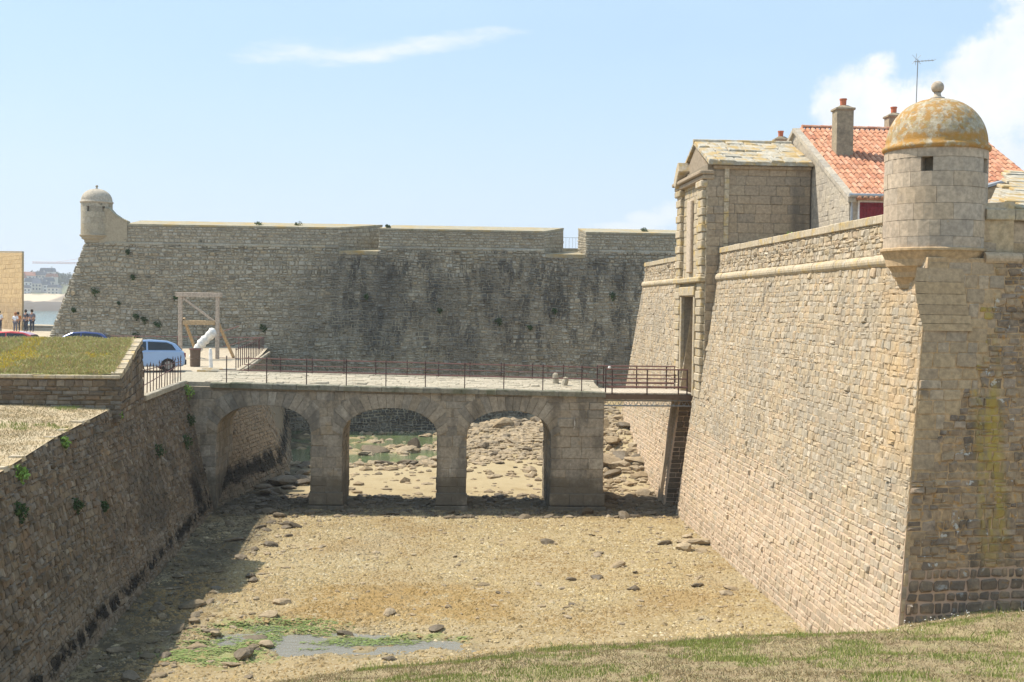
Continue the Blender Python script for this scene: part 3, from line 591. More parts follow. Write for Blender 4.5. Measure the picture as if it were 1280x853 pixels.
# ================================================================== CORNER TURRET
TC = np.array([11.80, 28.25, 0.])
def turret(TC, R, z0, zt, zd, rows, ang0, matb, matd, label, wins, ringprof, finial, name='watch_turret', seg=.95, minpx=10., zspl=.5):
    root = empty(name, (TC[0], TC[1], z0), label, 'turret'); off = np.array([TC[0], TC[1], z0])
    MB().lathe((0, 0, 0), [(0, 0), (R-.36, 0), (R-.36, zt-z0), (0, zt-z0)], 32).build('inner_wall', M_BMT, root)
    st = []
    H = zt-z0; zs = [0]+list(np.cumsum(rows)/sum(rows)*H)
    K = 8
    for r_ in range(len(rows)):
        a, b_ = zs[r_]+.0035, zs[r_+1]-.0035
        winrow = r_ in wins[1]
        n = int(round(math.tau*R/seg)); st_a = (r_ % 2)*math.pi/n+RNG.uniform(-.1, .1)
        if winrow:
            # courses pierced by the windows: joints fall on the window jambs
            ws = sorted([(x % math.tau) for x in wins[0]]); dw = wins[2]/2/R; js = []
            for i, wa in enumerate(ws):
                s = wa+dw; e = (ws[(i+1) % len(ws)]-dw)+(math.tau if i == len(ws)-1 else 0)
                m_ = max(1, int(round((e-s)*R/seg))); q = np.linspace(s, e, m_+1); js += [(q[j], q[j+1]) for j in range(m_)]
        else:
            q = np.linspace(0, math.tau, n+1)+st_a; q[1:-1] += RNG.uniform(-.08, .08, n-1); js = [(q[j], q[j+1]) for j in range(n)]
        for (s, e) in js:
            s += .0035/R; e -= .0035/R; pr = R+RNG.uniform(-.008, .008); ps = []
            A = np.linspace(s, e, 5)
            for (rr, zz) in ((R-.34, a), (pr, a), (pr, b_), (R-.34, b_)):
                ps += [(TC[0]+rr*math.cos(x), TC[1]+rr*math.sin(x), z0+zz) for x in A]
            st.append(ps)
    M_ = 5; f = []
    for j in range(4):
        j2 = (j+1) % 4
        f += [(j*M_+i, j*M_+i+1, j2*M_+i+1, j2*M_+i) for i in range(M_-1)]
    f = [np.array(f), np.array([(0, 5, 10, 15), (19, 14, 9, 4)])]
    emit(root, 'ashlar_block', np.array(st), f, matb, off, minpx=minpx, mass='ashlar_mass')
    MB().lathe((0, 0, 0), ringprof, 56).build('corbel', M_QUOIN if matb is M_ASH else matb, root, smooth=False)
    if matb is M_ASH:
        for v in root.children[-1].data.vertices:
            k_ = min(1.12, max(0., -v.co.z/.9)); v.co.x -= .42*k_; v.co.y -= .95*k_
    hd = zd-zt; pr = [(R-.3, zt-z0-.004), (R+.03, zt-z0-.004), (R+.07, zt-z0+.05), (R+.055, zt-z0+.11), (R-.01, zt-z0+.15)]
    pr += [((R-.01)*math.cos(x)**.9, zt-z0+.15+(hd-.15)*math.sin(x)) for x in np.linspace(.08, math.pi/2-.03, 16)]+[(0, zd-z0)]
    d = MB().lathe((0, 0, 0), pr, 64).build('dome', matd, root, smooth=True)
    k = finial; zf = zd-z0
    MB().lathe((0, 0, 0), [(0, zf-.03*k), (.17*k, zf-.03*k), (.17*k, zf+.03*k), (.10*k, zf+.05*k), (.075*k, zf+.12*k), (.085*k, zf+.16*k)]+
        [(.15*k*math.cos(x), zf+.28*k+.15*k*math.sin(x)) for x in np.linspace(-1., 1.5, 9)]+[(0, zf+.43*k)], 20).build('finial', matb, root, smooth=True)
    return root
def angto(px_dx): return px_dx
va = math.atan2(-28.25, -11.7)    # direction from the turret to the camera
wa1 = va-.17; wa2 = va+1.22; wa3 = va-1.75
cor = [(1.02, -1.1), (1.05, -.62), (.80, -.60), (.82, -.58), (.93, -.57), (1.0, -.44), (1.03, -.42), (1.09, -.41), (1.14, -.26), (1.17, -.24), (1.22, -.23), (1.30, -.06), (1.33, -.03), (1.33, .03), (1.27, .06), (1.2, .06)]
cor = [(.05, -1.0), (.6, -.98), (.70, -.90), (.76, -.885), (.78, -.78), (.88, -.64), (.93, -.625), (.95, -.50), (1.04, -.37), (1.09, -.36), (1.11, -.20), (1.20, -.03), (1.24, .0), (1.24, .05), (1.21, .07), (1.1, .07)]
tur = turret(TC, 1.18, 10.12, 12.50, 13.78, [.35, .42, .42, .42, .38, .36, .24], 0, M_ASH, M_DOME, 'near domed stone watch turret with orange lichen on the bastion corner', ([wa1, wa2, wa3], (5,), .27), cor, 1.0)
# dressed pier that carries the turret and dies into the arris below
m_ = MB(); zz_ = [9.7, 9.38, 9.10, 8.85, 8.62, 8.42, 8.25]; xx_ = [10.90, 10.84, 10.84, 10.87, 10.91, 10.96, float(xw(8.25))+.01]
for i in range(6):
    a0, a1 = zz_[i+1]+.006, zz_[i]-.006; y0_, y1_ = float(ysf(a0))-.035, float(ysf(a1))-.035
    q0 = [(xx_[i+1], y0_, a0), (xx_[i+1]+1.2, y0_+.1, a0), (xx_[i+1]+1.2, y0_+1.2, a0), (xx_[i+1]+.55, y0_+1.2, a0)]; q1 = [(xx_[i], y1_, a1), (xx_[i+1]+1.2, y1_+.1, a1), (xx_[i+1]+1.2, y1_+1.2, a1), (xx_[i]+.55, y1_+1.2, a1)]
    MB().hexa(q0, q1).build('pier_block', M_QUOIN, bast).location = tuple(-O)

# ================================================================== GATEHOUSE
GO = np.array([10.7, 51.15, 5.])
gate = empty('gatehouse', GO, 'stone gatehouse with lichened slab roof and banded pilasters above the sloping wall', 'gatehouse')
def gb(name, mat, boxes, bevel=0., **k):
    m_ = MB()
    for (x0, x1, y0, y1, z0, z1) in boxes: m_.box(((x0+x1)/2-GO[0], (y0+y1)/2-GO[1], (z0+z1)/2-GO[2]), (x1-x0, y1-y0, z1-z0))
    return m_.build(name, mat, gate, bevel=bevel, **k)
Y0, Y1, OA, OB = 48.3, 54.0, 49.9, 52.4
gb('wall_core', M_BMT, [(10.72, 11.42, Y0+.02, OA, 4.9, 14.55), (10.72, 11.42, OB, Y1, 4.9, 14.55), (10.722, 11.418, OA-.01, OB+.01, 9.2, 14.54), (11.4, 15., Y0+.06, Y1-.02, 9.3, 14.5)])
gb('passage', M_BEAM, [(12.4, 12.55, OA-.1, OB+.1, 4.9, 9.19)])
# ashlar on the shaded south side
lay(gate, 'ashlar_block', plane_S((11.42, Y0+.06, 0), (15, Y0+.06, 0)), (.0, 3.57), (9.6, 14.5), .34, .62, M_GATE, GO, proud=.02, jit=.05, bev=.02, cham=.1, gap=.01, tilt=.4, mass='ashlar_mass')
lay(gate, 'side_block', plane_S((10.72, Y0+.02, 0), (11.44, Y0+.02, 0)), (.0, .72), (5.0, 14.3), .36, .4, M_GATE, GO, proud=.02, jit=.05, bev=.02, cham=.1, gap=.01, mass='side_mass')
lay(gate, 'front_block', plane_S((10.72, Y1, 0), (10.72, Y0, 0)), (0, Y1-Y0), (5.0, 14.3), .36, .6, M_COPE, GO, proud=.02, jit=.05, bev=.02, cham=.1, keep=lambda u, v, a, b: ~((u+a > Y1-OB) & (u-a < Y1-OA) & (v < 9.25)), mass='front_mass')
# light quoin strip where the avant-corps meets the side wall
lay(gate, 'quoin', plane_S((11.40, Y0-.03, 0), (11.62, Y0-.03, 0)), (0, .22), (10.9, 14.4), .42, .3, M_COPE, GO, proud=.03, jit=.04, bev=.02, cham=.1)
# banded pilasters
for (y0, y1) in ((48.42, 49.3), (52.85, 53.75)):
    z = 5.0; i = 0
    while z < 13.6:
        h = .34; w_ = .07 if i % 2 == 0 else 0.
        gb('pilaster_block', M_COPE, [(10.56-w_*.6, 10.74, y0-w_*.5, y1+w_*.6, z+.006, z+h-.006)], .03); z += h; i += 1
    gb('pilaster_capital', M_COPE, [(10.46, 10.76, y0-.12, y1+.12, 13.62, 13.9)], .04)
gb('gate_frame', M_COPE, [(10.55, 10.73, OA-.25, OA-.002, 5., 9.2), (10.55, 10.73, OB+.002, OB+.25, 5., 9.2), (10.5, 10.74, OA-.3, OB+.3, 9.21, 9.6)], .03)
gb('string_cornice', M_COPE, [(10.42, 10.75, 48.3, 53.95, 9.75, 9.98)], .05)
gb('crest_panel', M_ASH, [(10.56, 10.72, 50.75, 51.55, 10.2, 13.3)], .04)
gb('main_cornice', M_GATE, [(10.5, 11.0, 48.25, 54.1, 13.92, 14.12), (10.38, 11.0, 48.2, 54.15, 14.125, 14.3), (10.95, 15., 48.2, 48.4, 14.36, 14.52)], .04)
# curved end of the broken pediment
m_ = MB(); A = np.linspace(.15, 1.35, 9); cy_, cz_ = 51.15, 12.55
out_ = [(cy_+2.75*math.cos(a)-GO[1], cz_+2.75*math.sin(a)-GO[2]) for a in A]; inn = [(cy_+2.35*math.cos(a)-GO[1], cz_+2.35*math.sin(a)-GO[2]) for a in A[::-1]]
m_.ext([q for q in out_ if 1][3-1:6]+[q for q in inn][3:7-1+0], 'x', -.62, .1) if False else None
o3 = [(cy_+r*math.cos(a)-GO[1], cz_+r*math.sin(a)-GO[2]) for r, aa in ((2.95, np.linspace(.62, 1.05, 6)), (2.45, np.linspace(1.05, .62, 6))) for a in aa]
MB().ext(o3, 'x', -.36, .15).build('pediment_scroll', M_COPE, gate, bevel=.03)
gab = MB().ext([(48.45-GO[1], 14.3-GO[2]), (53.85-GO[1], 14.3-GO[2]), (51.15-GO[1], 15.62-GO[2])], 'x', .12, 4.25); gab.build('roof_core', M_GATE, gate)
E0 = np.array((10.72, 48.05, 14.62)); sl_ = np.array((0, 3.1, 1.2)); sl_ /= np.linalg.norm(sl_)
b = MB(); th = .12
for sgn in (1, -1):
    yE = 51.15-3.1*sgn; q = [(10.72, yE, 14.50), (15., yE, 14.50), (15., 51.15, 15.70), (10.72, 51.15, 15.70)]
    q = [tuple(np.array(p_)-GO) for p_ in q]
    b.hexa(q, [(p_[0], p_[1], p_[2]+th) for p_ in q])
b.build('roof_bed', M_SLAB, gate)
lay(gate, 'roof_slab', plane_S(E0, E0+np.array((4.26, 0, 0)), up=sl_), (0, 4.26), (0, 3.32), .55, .62, M_SLAB, GO, proud=.05, jit=.06, bev=.025, cham=.1, gap=.012, mass='roof_slab_mass')
MB().tube([(0, 0, 15.84-GO[2]), (4.28, 0, 15.84-GO[2])], .10, 8).build('ridge', M_SLAB, gate)

# ================================================================== HOUSE WITH TILE ROOF
HO = np.array([15., 43.8, 10.])
house = empty('tile_roof_house', HO, 'stone house with orange clay tile roof behind the bastion parapet', 'house')
SLP = .4937; YR, ZR = 50.82, 16.45
zroof = lambda y: ZR-abs(YR-y)*SLP
X0, X1 = 15.02, 22.9
def hpts(l): return [(y-HO[1], z-HO[2]) for y, z in l]
gp = hpts([(43.8, 9.96), (57.8, 9.96), (57.8, zroof(57.8)-.12), (YR, ZR-.12), (43.8, zroof(43.8)-.12)])
MB().ext(gp, 'x', .06, .5).build('gable_wall', M_GABLE, house)
MB().ext(gp, 'x', 7.5, 7.9).build('gable_wall', M_GABLE, house)
def ulg(v):
    y0 = YR-(ZR-.2-v)/SLP; a = max(43.82, y0); b_ = min(57.8, YR+(ZR-.2-v)/SLP)
    return ([(57.8-b_, 57.8-a)] if b_ > a+.1 else [], None)
lay(house, 'stone', plane_S((15.06, 57.8, 0), (15.06, 43.8, 0)), None, (10., 16.2), .26, .42, M_GABLE, HO, ulim=ulg, proud=.010, jit=.3, bev=.03, gap=.003, wave=.05, split=.1, mass='gable_rubble', limit=150)
# verge coping of the gable
for s in (-1, 1):
    d = np.array((0, s*1., -SLP)); d /= np.linalg.norm(d); L = 7.3*math.hypot(1, SLP) if s < 0 else 7.2
    n_ = 10; e = np.linspace(0, 8.1, n_+1)
    for i in range(n_):
        p0 = np.array((15., YR, ZR+.02))+d*(e[i]+.01); p1 = np.array((15., YR, ZR+.02))+d*(e[i+1]-.01)
        q = [(14.93, p0[1], p0[2]-.2), (15.22, p0[1], p0[2]-.2), (15.22, p1[1], p1[2]-.2), (14.93, p1[1], p1[2]-.2)]
        q = [tuple(np.array(x)-HO) for x in q]
        if s > 0 or 1: MB().hexa(q, [(x[0], x[1], x[2]+.19) for x in q]).build('verge_stone', M_GABLE, house)
b = MB(); b.box((4.2, .21, 1.45), (7.3, .4, 2.9)); b.build('front_wall', M_GABLE, house)
MB().box((3.95, 13.8, 1.45), (7.8, .4, 2.9)).build('rear_wall', M_GABLE, house)
sh_ = MB()
for i in range(9): sh_.box((.50+.13*i, -.035, 2.22), (.122, .05, .95))
sh_.box((1.02, -.07, 2.5), (1.16, .03, .09)); sh_.box((1.02, -.07, 1.95), (1.16, .03, .09)); s_o = sh_.build('shutter', M_RED, house)
MB().box((1.02, -.02, 2.22), (1.3, .03, 1.1)).build('window_frame', M_WHITE, house)
MB().tube([(-.05, -.28, 2.93), (7.95, -.28, 2.93)], .075, 8).build('gutter', M_ZINC, house)
MB().tube([(.12, -.28, 2.9), (.12, -.12, 2.65), (.12, -.09, 2.5), (.12, -.09, 0)], .045, 8).build('downpipe', M_ZINC, house)
b = MB()
for s in (-1, 1):
    ye = YR-7.35*s; q = [(X0+.2, ye, zroof(ye)-.06), (X1, ye, zroof(ye)-.06), (X1, YR, ZR-.06), (X0+.2, YR, ZR-.06)]; q = [tuple(np.array(x)-HO) for x in q]
    b.hexa(q, [(x[0], x[1], x[2]+.05) for x in q])
b.build('roof_deck', M_TILE, house)
up_ = np.array((0, 1, SLP)); up_ /= np.linalg.norm(up_); nr = np.array((0, -SLP, 1)); nr /= np.linalg.norm(nr); nt = 6
st = []
Lr = 7.38*math.hypot(1, SLP); nc = 16; cwid = .215
for i in range(int((X1-X0-.2)/cwid)+1):
    for j in range(nc):
        x = X0+.3+cwid*i+RNG.uniform(-.012, .012); s0 = j*(Lr-.05)/16+RNG.uniform(-.02, .02); base = np.array((x, YR-7.38, zroof(YR-7.38)))+nr*RNG.uniform(0, .012); ps = []
        for (ss, r_, lift) in ((s0, .100, .012), (s0+.54, .090, .0)):
            for a in np.linspace(.12, math.pi-.12, nt): ps.append(base+up_*ss+np.array((1, 0, 0))*r_*math.cos(a)*1.0+nr*(r_*math.sin(a)*.95+lift-.02))
        st.append(ps)
emit(house, 'roof_tile', np.array(st), [np.array([(i+1, i, nt+i, nt+i+1) for i in range(nt-1)]), np.array([list(range(nt))])], M_TILE, HO, mass='roof_tile_mass', minpx=8)
st = []
for i in range(19):
    x = X0+.3+.41*i; ps = []
    for (xx, r_) in ((x, .13), (x+.44, .115)):
        for a in np.linspace(0.1, math.pi-.1, nt): ps.append((xx, YR+r_*math.cos(a), ZR+.03+r_*math.sin(a)))
    st.append(ps)
emit(house, 'ridge_tile', np.array(st), [np.array([(i, i+1, nt+i+1, nt+i) for i in range(nt-1)]), np.array([list(range(nt-1, -1, -1))])], M_TILE, HO, minpx=6)
def chimney(x, y, z0, z1, wx, wy, parent, off, pot=True):
    ch = MB(); ch.box((0, 0, (z1-z0)/2), (wx, wy, z1-z0)); o = ch.build('chimney', M_CHIM, parent); o.location = (x-off[0], y-off[1], z0-off[2]); h = z1-z0
    MB().box((0, 0, h+.04), (wx+.12, wy+.12, .1)).build('chimney_cap', M_CHIM, o, bevel=.02)
    m_ = MB(); m_.hexa([(-wx/2, -wy/2, h+.092), (wx/2, -wy/2, h+.092), (wx/2, wy/2, h+.092), (-wx/2, wy/2, h+.092)], [(-.15, -.15, h+.2), (.15, -.15, h+.2), (.15, .15, h+.2), (-.15, .15, h+.2)]); m_.build('flaunching', M_CHIM, o)
    if pot: MB().lathe((0, 0, 0), [(.12, h+.18), (.13, h+.42), (.15, h+.43), (.15, h+.48), (.11, h+.48), (.10, h+.2)], 14).build('chimney_pot', M_POT, o)
chimney(16.12, 47.9, 14.75, 16.75, .68, .62, house, HO)
chimney(20.0, 52.6, 15.3, 17.28, .62, .6, house, HO)
# neighbour's chimney over the gatehouse roof ridge
nb = empty('back_house', (14.6, 60, 10.), 'stone house mostly hidden behind the gatehouse roof, only its chimney showing', 'house')
MB().ext([(-3, 0), (3, 0), (3, 4.6), (0, 6.), (-3, 4.6)], 'x', .9, 6.9).build('wall', M_GABLE, nb)
chimney(16.62, 58.6, 15.0, 17.0, .6, .5, nb, np.array([14.6, 60, 10.]))
# low grey lean-to right of the turret
sh2 = empty('grey_outbuilding', (19.0, 38.3, 10.), 'low grey rendered outbuilding right of the near turret', 'outbuilding')
MB().hexa([(-1.6, -.6, 0), (-.72, -.6, 0), (-.72, 2, 0), (-1.6, 2, 0)], [(-1.6, -.6, 2.65), (-.72, -.6, 2.95), (-.72, 2, 2.95), (-1.6, 2, 2.65)]).build('wall', M_CHIM, sh2)
MB().hexa([(-1.66, -.68, 2.66), (-.66, -.68, 2.96), (-.66, 2.06, 2.96), (-1.66, 2.06, 2.66)], [(-1.66, -.68, 2.74), (-.66, -.68, 3.04), (-.66, 2.06, 3.04), (-1.66, 2.06, 2.74)]).build('roof_sheet', M_ZINC, sh2)
an = empty('tv_antenna', (21.1, 52.9, 15.6), 'thin television antenna mast against the white cloud', 'antenna')
MB().tube([(0, 0, 0), (.06, 0, 4.35)], .022, 6).build('mast', M_STEEL, an)
MB().tube([(-.12, 0, 4.25), (.85, .1, 4.36)], .014, 5).build('boom', M_STEEL, an)
for i in range(6): MB().tube([(.05+.15*i, -.2, 4.27+.015*i), (.05+.15*i, .24, 4.27+.015*i)], .008, 4).build('element', M_STEEL, an)
MB().tube([(-.05, 0, 4.1), (.0, 0, 4.62)], .01, 4).tube([(-.2, 0, 4.55), (.2, 0, 4.15)], .008, 4).tube([(-.2, 0, 4.15), (.2, 0, 4.55)], .008, 4).build('reflector', M_STEEL, an)
an.location = (21.1, 52.9, 15.6)

# ================================================================== STONE BRIDGE
BO = np.array([-1., 50.5, 0.]); YF, YB = 50.5, 54.5
bri = empty('stone_bridge', BO, 'stone footbridge of three low arches crossing the dry moat', 'bridge')
XL, XR = -11.3, 6.95
zd = lambda x: 5.33-.25*(np.asarray(x, float)+9.4)/16.35
ARCH = [(-9.3, -5.38, 3.25, 4.40), (-4.08, -.08, 3.14, 4.33), (1.13, 4.72, 3.14, 4.27)]
def arch_z(a, x):
    x0, x1, zs, zc = a; tt = abs((x-(x0+x1)/2)/((x1-x0)/2)); return zs+(zc-zs)*(1-min(tt, 1)**2.15)**(1/2.15)
def arch_pts(a, n=18):
    x0, x1, zs, zc = a; c_, r_ = (x0+x1)/2, (x1-x0)/2
    return [(c_-r_*math.copysign(abs(math.cos(q))**(2/2.15), math.cos(q)), zs+(zc-zs)*abs(math.sin(q))**(2/2.15)) for q in np.linspace(0, math.pi, n)]
# body: side outline with arches, extruded through the width
ol_ = [(XL, float(zd(XL))-.2), (XL, -.4), (ARCH[0][0], -.4)]
for i, a in enumerate(ARCH):
    ol_ += arch_pts(a); ol_ += [(a[1], -.4)]
    if i < 2: ol_ += [(ARCH[i+1][0], -.4)]
ol_ += [(XR, -.4), (XR, float(zd(XR))-.2)]
m_ = MB(); bm = bmesh.new()
vf = [bm.verts.new((x-BO[0], YF-BO[1]+.03, z)) for x, z in ol_]; f0 = bm.faces.new(vf)
ex = bmesh.ops.extrude_face_region(bm, geom=[f0]); bmesh.ops.translate(bm, vec=(0, YB-YF-.06, 0), verts=[v for v in ex['geom'] if isinstance(v, bmesh.types.BMVert)])
bmesh.ops.recalc_face_normals(bm, faces=bm.faces); bmesh.ops.triangulate(bm, faces=bm.faces)
me = bpy.data.meshes.new('bridge_core'); bm.to_mesh(me); bm.free(); link('bridge_core', me, M_BMT, bri)
# soffit and jamb stones through the width of each arch
for ai, a in enumerate(ARCH):
    pts = [(a[0], .0)]+[(a[0], z) for z in (.5, 1., 1.5, 2., 2.6)]+arch_pts(a, 15)+[(a[1], z) for z in (2.6, 2., 1.5, 1., .5)]+[(a[1], 0.)]
    P = np.array(pts); seg = np.linalg.norm(np.diff(P, axis=0), axis=1); cs = np.concatenate([[0], np.cumsum(seg)]); cxm = (a[0]+a[1])/2
    def S_in(u, v, P=P, cs=cs):
        u, v = np.broadcast_arrays(np.asarray(u, float), np.asarray(v, float)); return np.stack([np.interp(v, cs, P[:, 0]), YF+u, np.interp(v, cs, P[:, 1])], -1)
    lay(bri, 'intrados_stone', S_in, (.08, YB-YF-.08), (0.02, cs[-1]-.02), .33, .6, M_BRI, BO, proud=.02, jit=.05, bev=.02, cham=.1, mass='intrados_mass', limit=80)
# voussoirs on both faces
def vouss(a, y, out, k=17):
    pts = np.array(arch_pts(a, 200)); seg = np.concatenate([[0], np.cumsum(np.linalg.norm(np.diff(pts, axis=0), axis=1))]); st = []
    e = np.linspace(0, seg[-1], k+1); c_ = (a[0]+a[1])/2; zc_ = a[2]-1.1
    for i in range(k):
        s, e_ = e[i]+.008, e[i+1]-.008; ps = []
        inn = [np.array((np.interp(q, seg, pts[:, 0]), np.interp(q, seg, pts[:, 1]))) for q in (s, e_)]
        outp = []
        for q in inn:
            d = q-np.array((c_, zc_)); d /= np.linalg.norm(d); top = 4.98-.012*(q[0]+9)
            L = .74 if abs(q[0]-c_) < .95*(a[1]-a[0])/2 else .5
            L = min(L, (top-q[1])/max(d[1], .2)); outp.append(q+d*L)
        pr = .034+RNG.uniform(-.008, .010)
        quad = [inn[0], inn[1], outp[1], outp[0]]
        quad = quad if out < 0 else quad[::-1]
        for yy in (y, y+out*pr): ps += [(q[0], yy, q[1]) for q in quad]
        st.append(ps)
    f = [np.array([(0, 1, 5, 4), (1, 2, 6, 5), (2, 3, 7, 6), (3, 0, 4, 7), (4, 5, 6, 7)])]
    emit(bri, 'voussoir', np.array(st), f, M_BRI, BO, mass='voussoir_mass')
for a in ARCH: vouss(a, YF+.03, -1); vouss(a, YB-.03, 1)
def solid(v, grow=.02):
    """x intervals of masonry at height v, clear of openings and voussoirs"""
    iv = []; cur = XL
    for i, a in enumerate(ARCH):
        c_ = (a[0]+a[1])/2; hw = (a[1]-a[0])/2
        if v <= a[2]-.05: l, r = a[0], a[1]
        else:
            rr = [x for x in np.linspace(a[0]-.6, a[1]+.6, 90) if v < (arch_z((a[0]-.42, a[1]+.42, a[2]-.1, a[3]+.70), x) if a[0]-.42 < x < a[1]+.42 else 0)]
            if not rr: continue
            l, r = min(rr), max(rr)
        if l-cur > .06: iv.append((cur, l-.0))
        cur = r
    iv.append((cur, XR)); return iv
for (fy, sg) in ((YF+.03, 1), (YB-.03, -1)):
    if sg > 0:
        S_ = plane_S((0, fy, 0), (1, fy, 0)); ul = lambda v: (solid(v), None)
    else:
        S_ = plane_S((0, fy, 0), (-1, fy, 0)); ul = lambda v: ([(-b_, -a_) for a_, b_ in solid(v)], None)
    lay(bri, 'ashlar_block', S_, None, (-.2, 4.98), .38, .66, M_BRI, BO, ulim=ul, proud=.02, jit=.09, bev=.02, cham=.14, gap=.006, var=.35, tilt=.4, mass='ashlar_mass', limit=300, minpx=9)
# end face of the right-hand abutment
lay(bri, 'end_block', plane_S((XR, YF, 0), (XR, YB, 0)), (.02, YB-YF-.02), (-.2, 4.9), .38, .6, M_BRI, BO, proud=.02, jit=.05, bev=.02, cham=.1, mass='end_mass', limit=60)
# footing courses a little wider than the piers
for (x0, x1) in ((-5.46, -4.0), (-.16, 1.21), (4.66, 7.05)):
    for zz, g_ in ((-.3, .10), (.24, .06)):
        ashrow((x0-g_+.08, YF+.02, zz), (x1+g_-.08, YF+.02, zz), (0, -1, 0), .06+g_, .5, .75, M_BRI, bri, BO, 'footing_block')
# coping and deck
def slab_row(y0, y1, x0, x1, zt, th, seg, mat, name):
    n = int((x1-x0)/seg); st = []; w_ = 1+RNG.uniform(-.2, .2, n); e = np.concatenate([[0], np.cumsum(w_)])/w_.sum()*(x1-x0)+x0
    for i in range(n):
        a, b_ = e[i]+.007, e[i+1]-.007; za, zb = float(zd(a))+zt, float(zd(b_))+zt; j = RNG.uniform(-.012, .012); jy = RNG.uniform(-.015, .015)
        st.append([(a, y0+jy, za-th), (b_, y0+jy, zb-th), (b_, y1, zb-th), (a, y1, za-th), (a, y0+jy, za+j-.03), (b_, y0+jy, zb+j-.03), (b_, y0+jy+.03, zb+j), (a, y0+jy+.03, za+j), (b_, y1, zb+j), (a, y1, za+j)])
    f = [np.array([(3, 2, 1, 0), (0, 1, 5, 4), (4, 5, 6, 7), (7, 6, 8, 9), (2, 3, 9, 8)]), np.array([(1, 2, 8, 6, 5), (3, 0, 4, 7, 9)])]
    emit(bri, name, np.array(st), f, mat, BO, mass=name+'_mass')
slab_row(YF-.12, YF+.45, -9.55, XR+.06, .0, .22, .85, M_BCOP, 'coping_stone')
slab_row(YB-.35, YB+.1, -9.9, XR+.04, .25, .47, .95, M_DECK, 'kerb_stone')
b = MB(); b.hexa([(XL-BO[0], .46, 5.1), (XR-BO[0], .46, 4.9), (XR-BO[0], 3.64, 4.9), (XL-BO[0], 3.64, 5.1)], [(XL-BO[0], .46, float(zd(XL))-.03), (XR-BO[0], .46, float(zd(XR))-.03), (XR-BO[0], 3.64, float(zd(XR))+.20), (XL-BO[0], 3.64, float(zd(XL))+.20)]); b.build('deck_bed', M_DECK, bri)
def S_dk(u, v):
    u, v = np.broadcast_arrays(np.asarray(u, float), np.asarray(v, float)); x = -9.9+u; return np.stack([x, YF+.47+v, zd(x)-.03+.073*v], -1)
lay(bri, 'paving_stone', S_dk, (0, XR+9.9-.02), (0, 3.15), .33, .5, M_DECK, BO, proud=.025, jit=.16, bev=.03, cham=.25, gap=.006, mass='paving_mass', limit=200)
# front railing
rail = empty('front_railing', (-1, YF+.1, 5.2), 'thin dark iron railing along the near edge of the stone bridge', 'railing')
def post(root, x, y, z, h, r=.024, name='post', mat=M_IRON):
    o = MB().tube([(0, 0, -.02), (0, 0, h)], r, 6).tube([(0, 0, h-.02), (0, 0, h+.05)], [r*1.5, .006], 6).build(name, mat, root); o.location = (x-root.location.x, y-root.location.y, z-root.location.z); return o
for i in range(10):
    x = -8.9+1.655*i
    if x < 6.9: post(rail, x, YF+.1, float(zd(x)), 1.08)
for zz, r_ in ((1.02, .014), (.52, .017)):
    MB().tube([(-9.2+1, 0, float(zd(-9.2))+zz-5.2), (6.8+1, 0, float(zd(6.8))+zz-5.2)], r_, 6).build('rail', M_RAIL, rail)
rail2 = empty('rear_railing', (-1, YB-.1, 5.2), 'low three bar iron railing along the far edge of the stone bridge', 'railing')
for i in range(12):
    x = -8.6+1.42*i
    if x < 6.9: post(rail2, x, YB-.1, float(zd(x))+.2, .72)
for zz, r_ in ((.86, .016), (.56, .022), (.32, .025)):
    MB().tube([(-8.8+1, 0, float(zd(-8.8))+zz-5.2), (6.8+1, 0, float(zd(6.8))+zz-5.2)], r_, 6).build('rail', M_RAIL, rail2)
for i, (x, y, h, tl, lb) in enumerate(((5.15, 53.2, .62, .05, 'pale upright stone bollard on the bridge deck'), (5.4, 52.4, .5, -.3, 'pale leaning stone bollard beside the upright one on the bridge'))):
    m_ = MB(); m_.lathe((0, 0, 0), [(0, -.05), (.15, -.05), (.14, h*.6), (.12, h*.9), (.05, h), (0, h)], 9); o = m_.build('stone_bollard', M_DECK, None); o.location = (x, y, float(zd(x))); o.rotation_euler = (0, -tl, .3); tag(o, lb, 'bollard')
# timber footbridge to the gate
fb = empty('timber_footbridge', (8.8, 52.2, 5.), 'plank footbridge on steel lattice beams leading to the gate', 'footbridge')
n_ = 20
for i in range(n_):
    x = 6.98+i*.19; o = MB().box((0, 0, 0), (.175, 2.9, .06)).build('plank', M_DPLANK, fb); o.location = (x+.09-8.8, -.15+RNG.uniform(-.02, .02), .02+RNG.uniform(-.004, .004))
for yy in (50.62, 53.4):
    MB().box((0, yy-52.2, -.13), (3.8, .12, .2)).build('edge_beam', M_BEAM, fb)
    MB().tube([(-1.9, yy-52.2, -.27), (1.9, yy-52.2, -.27)], .03, 6).build('lattice_chord', M_STEEL, fb)
    MB().tube([(-1.9, yy-52.2, -.50), (1.9, yy-52.2, -.50)], .035, 6).build('lattice_chord', M_STEEL, fb)
    for i in range(16):
        x = -1.85+i*.23; MB().tube([(x, yy-52.2, -.5), (x+.115, yy-52.2, -.27), (x+.23, yy-52.2, -.5)], .016, 5).build('lattice_web', M_STEEL, fb)
for (yy, nm) in ((50.62, 'near'), (53.4, 'far')):
    for zz, r_ in ((1.05, .035), (.66, .03), (.30, .05)): MB().tube([(-1.75, yy-52.2, zz), (1.75, yy-52.2, zz)], r_, 6).build('handrail', M_RAIL, fb)
    for x in (-1.78, -1.5, 0., 1.35, 1.72): MB().box((x, yy-52.2, .53), (.05, .05, 1.08)).build('rail_post', M_IRON, fb)
MB().lathe((-1.62, -1.55, 1.08), [(0, -.02), (.05, -.02), (.07, .03), (.05, .09), (0, .1)], 10).build('lamp_cap', M_WHITE, fb)

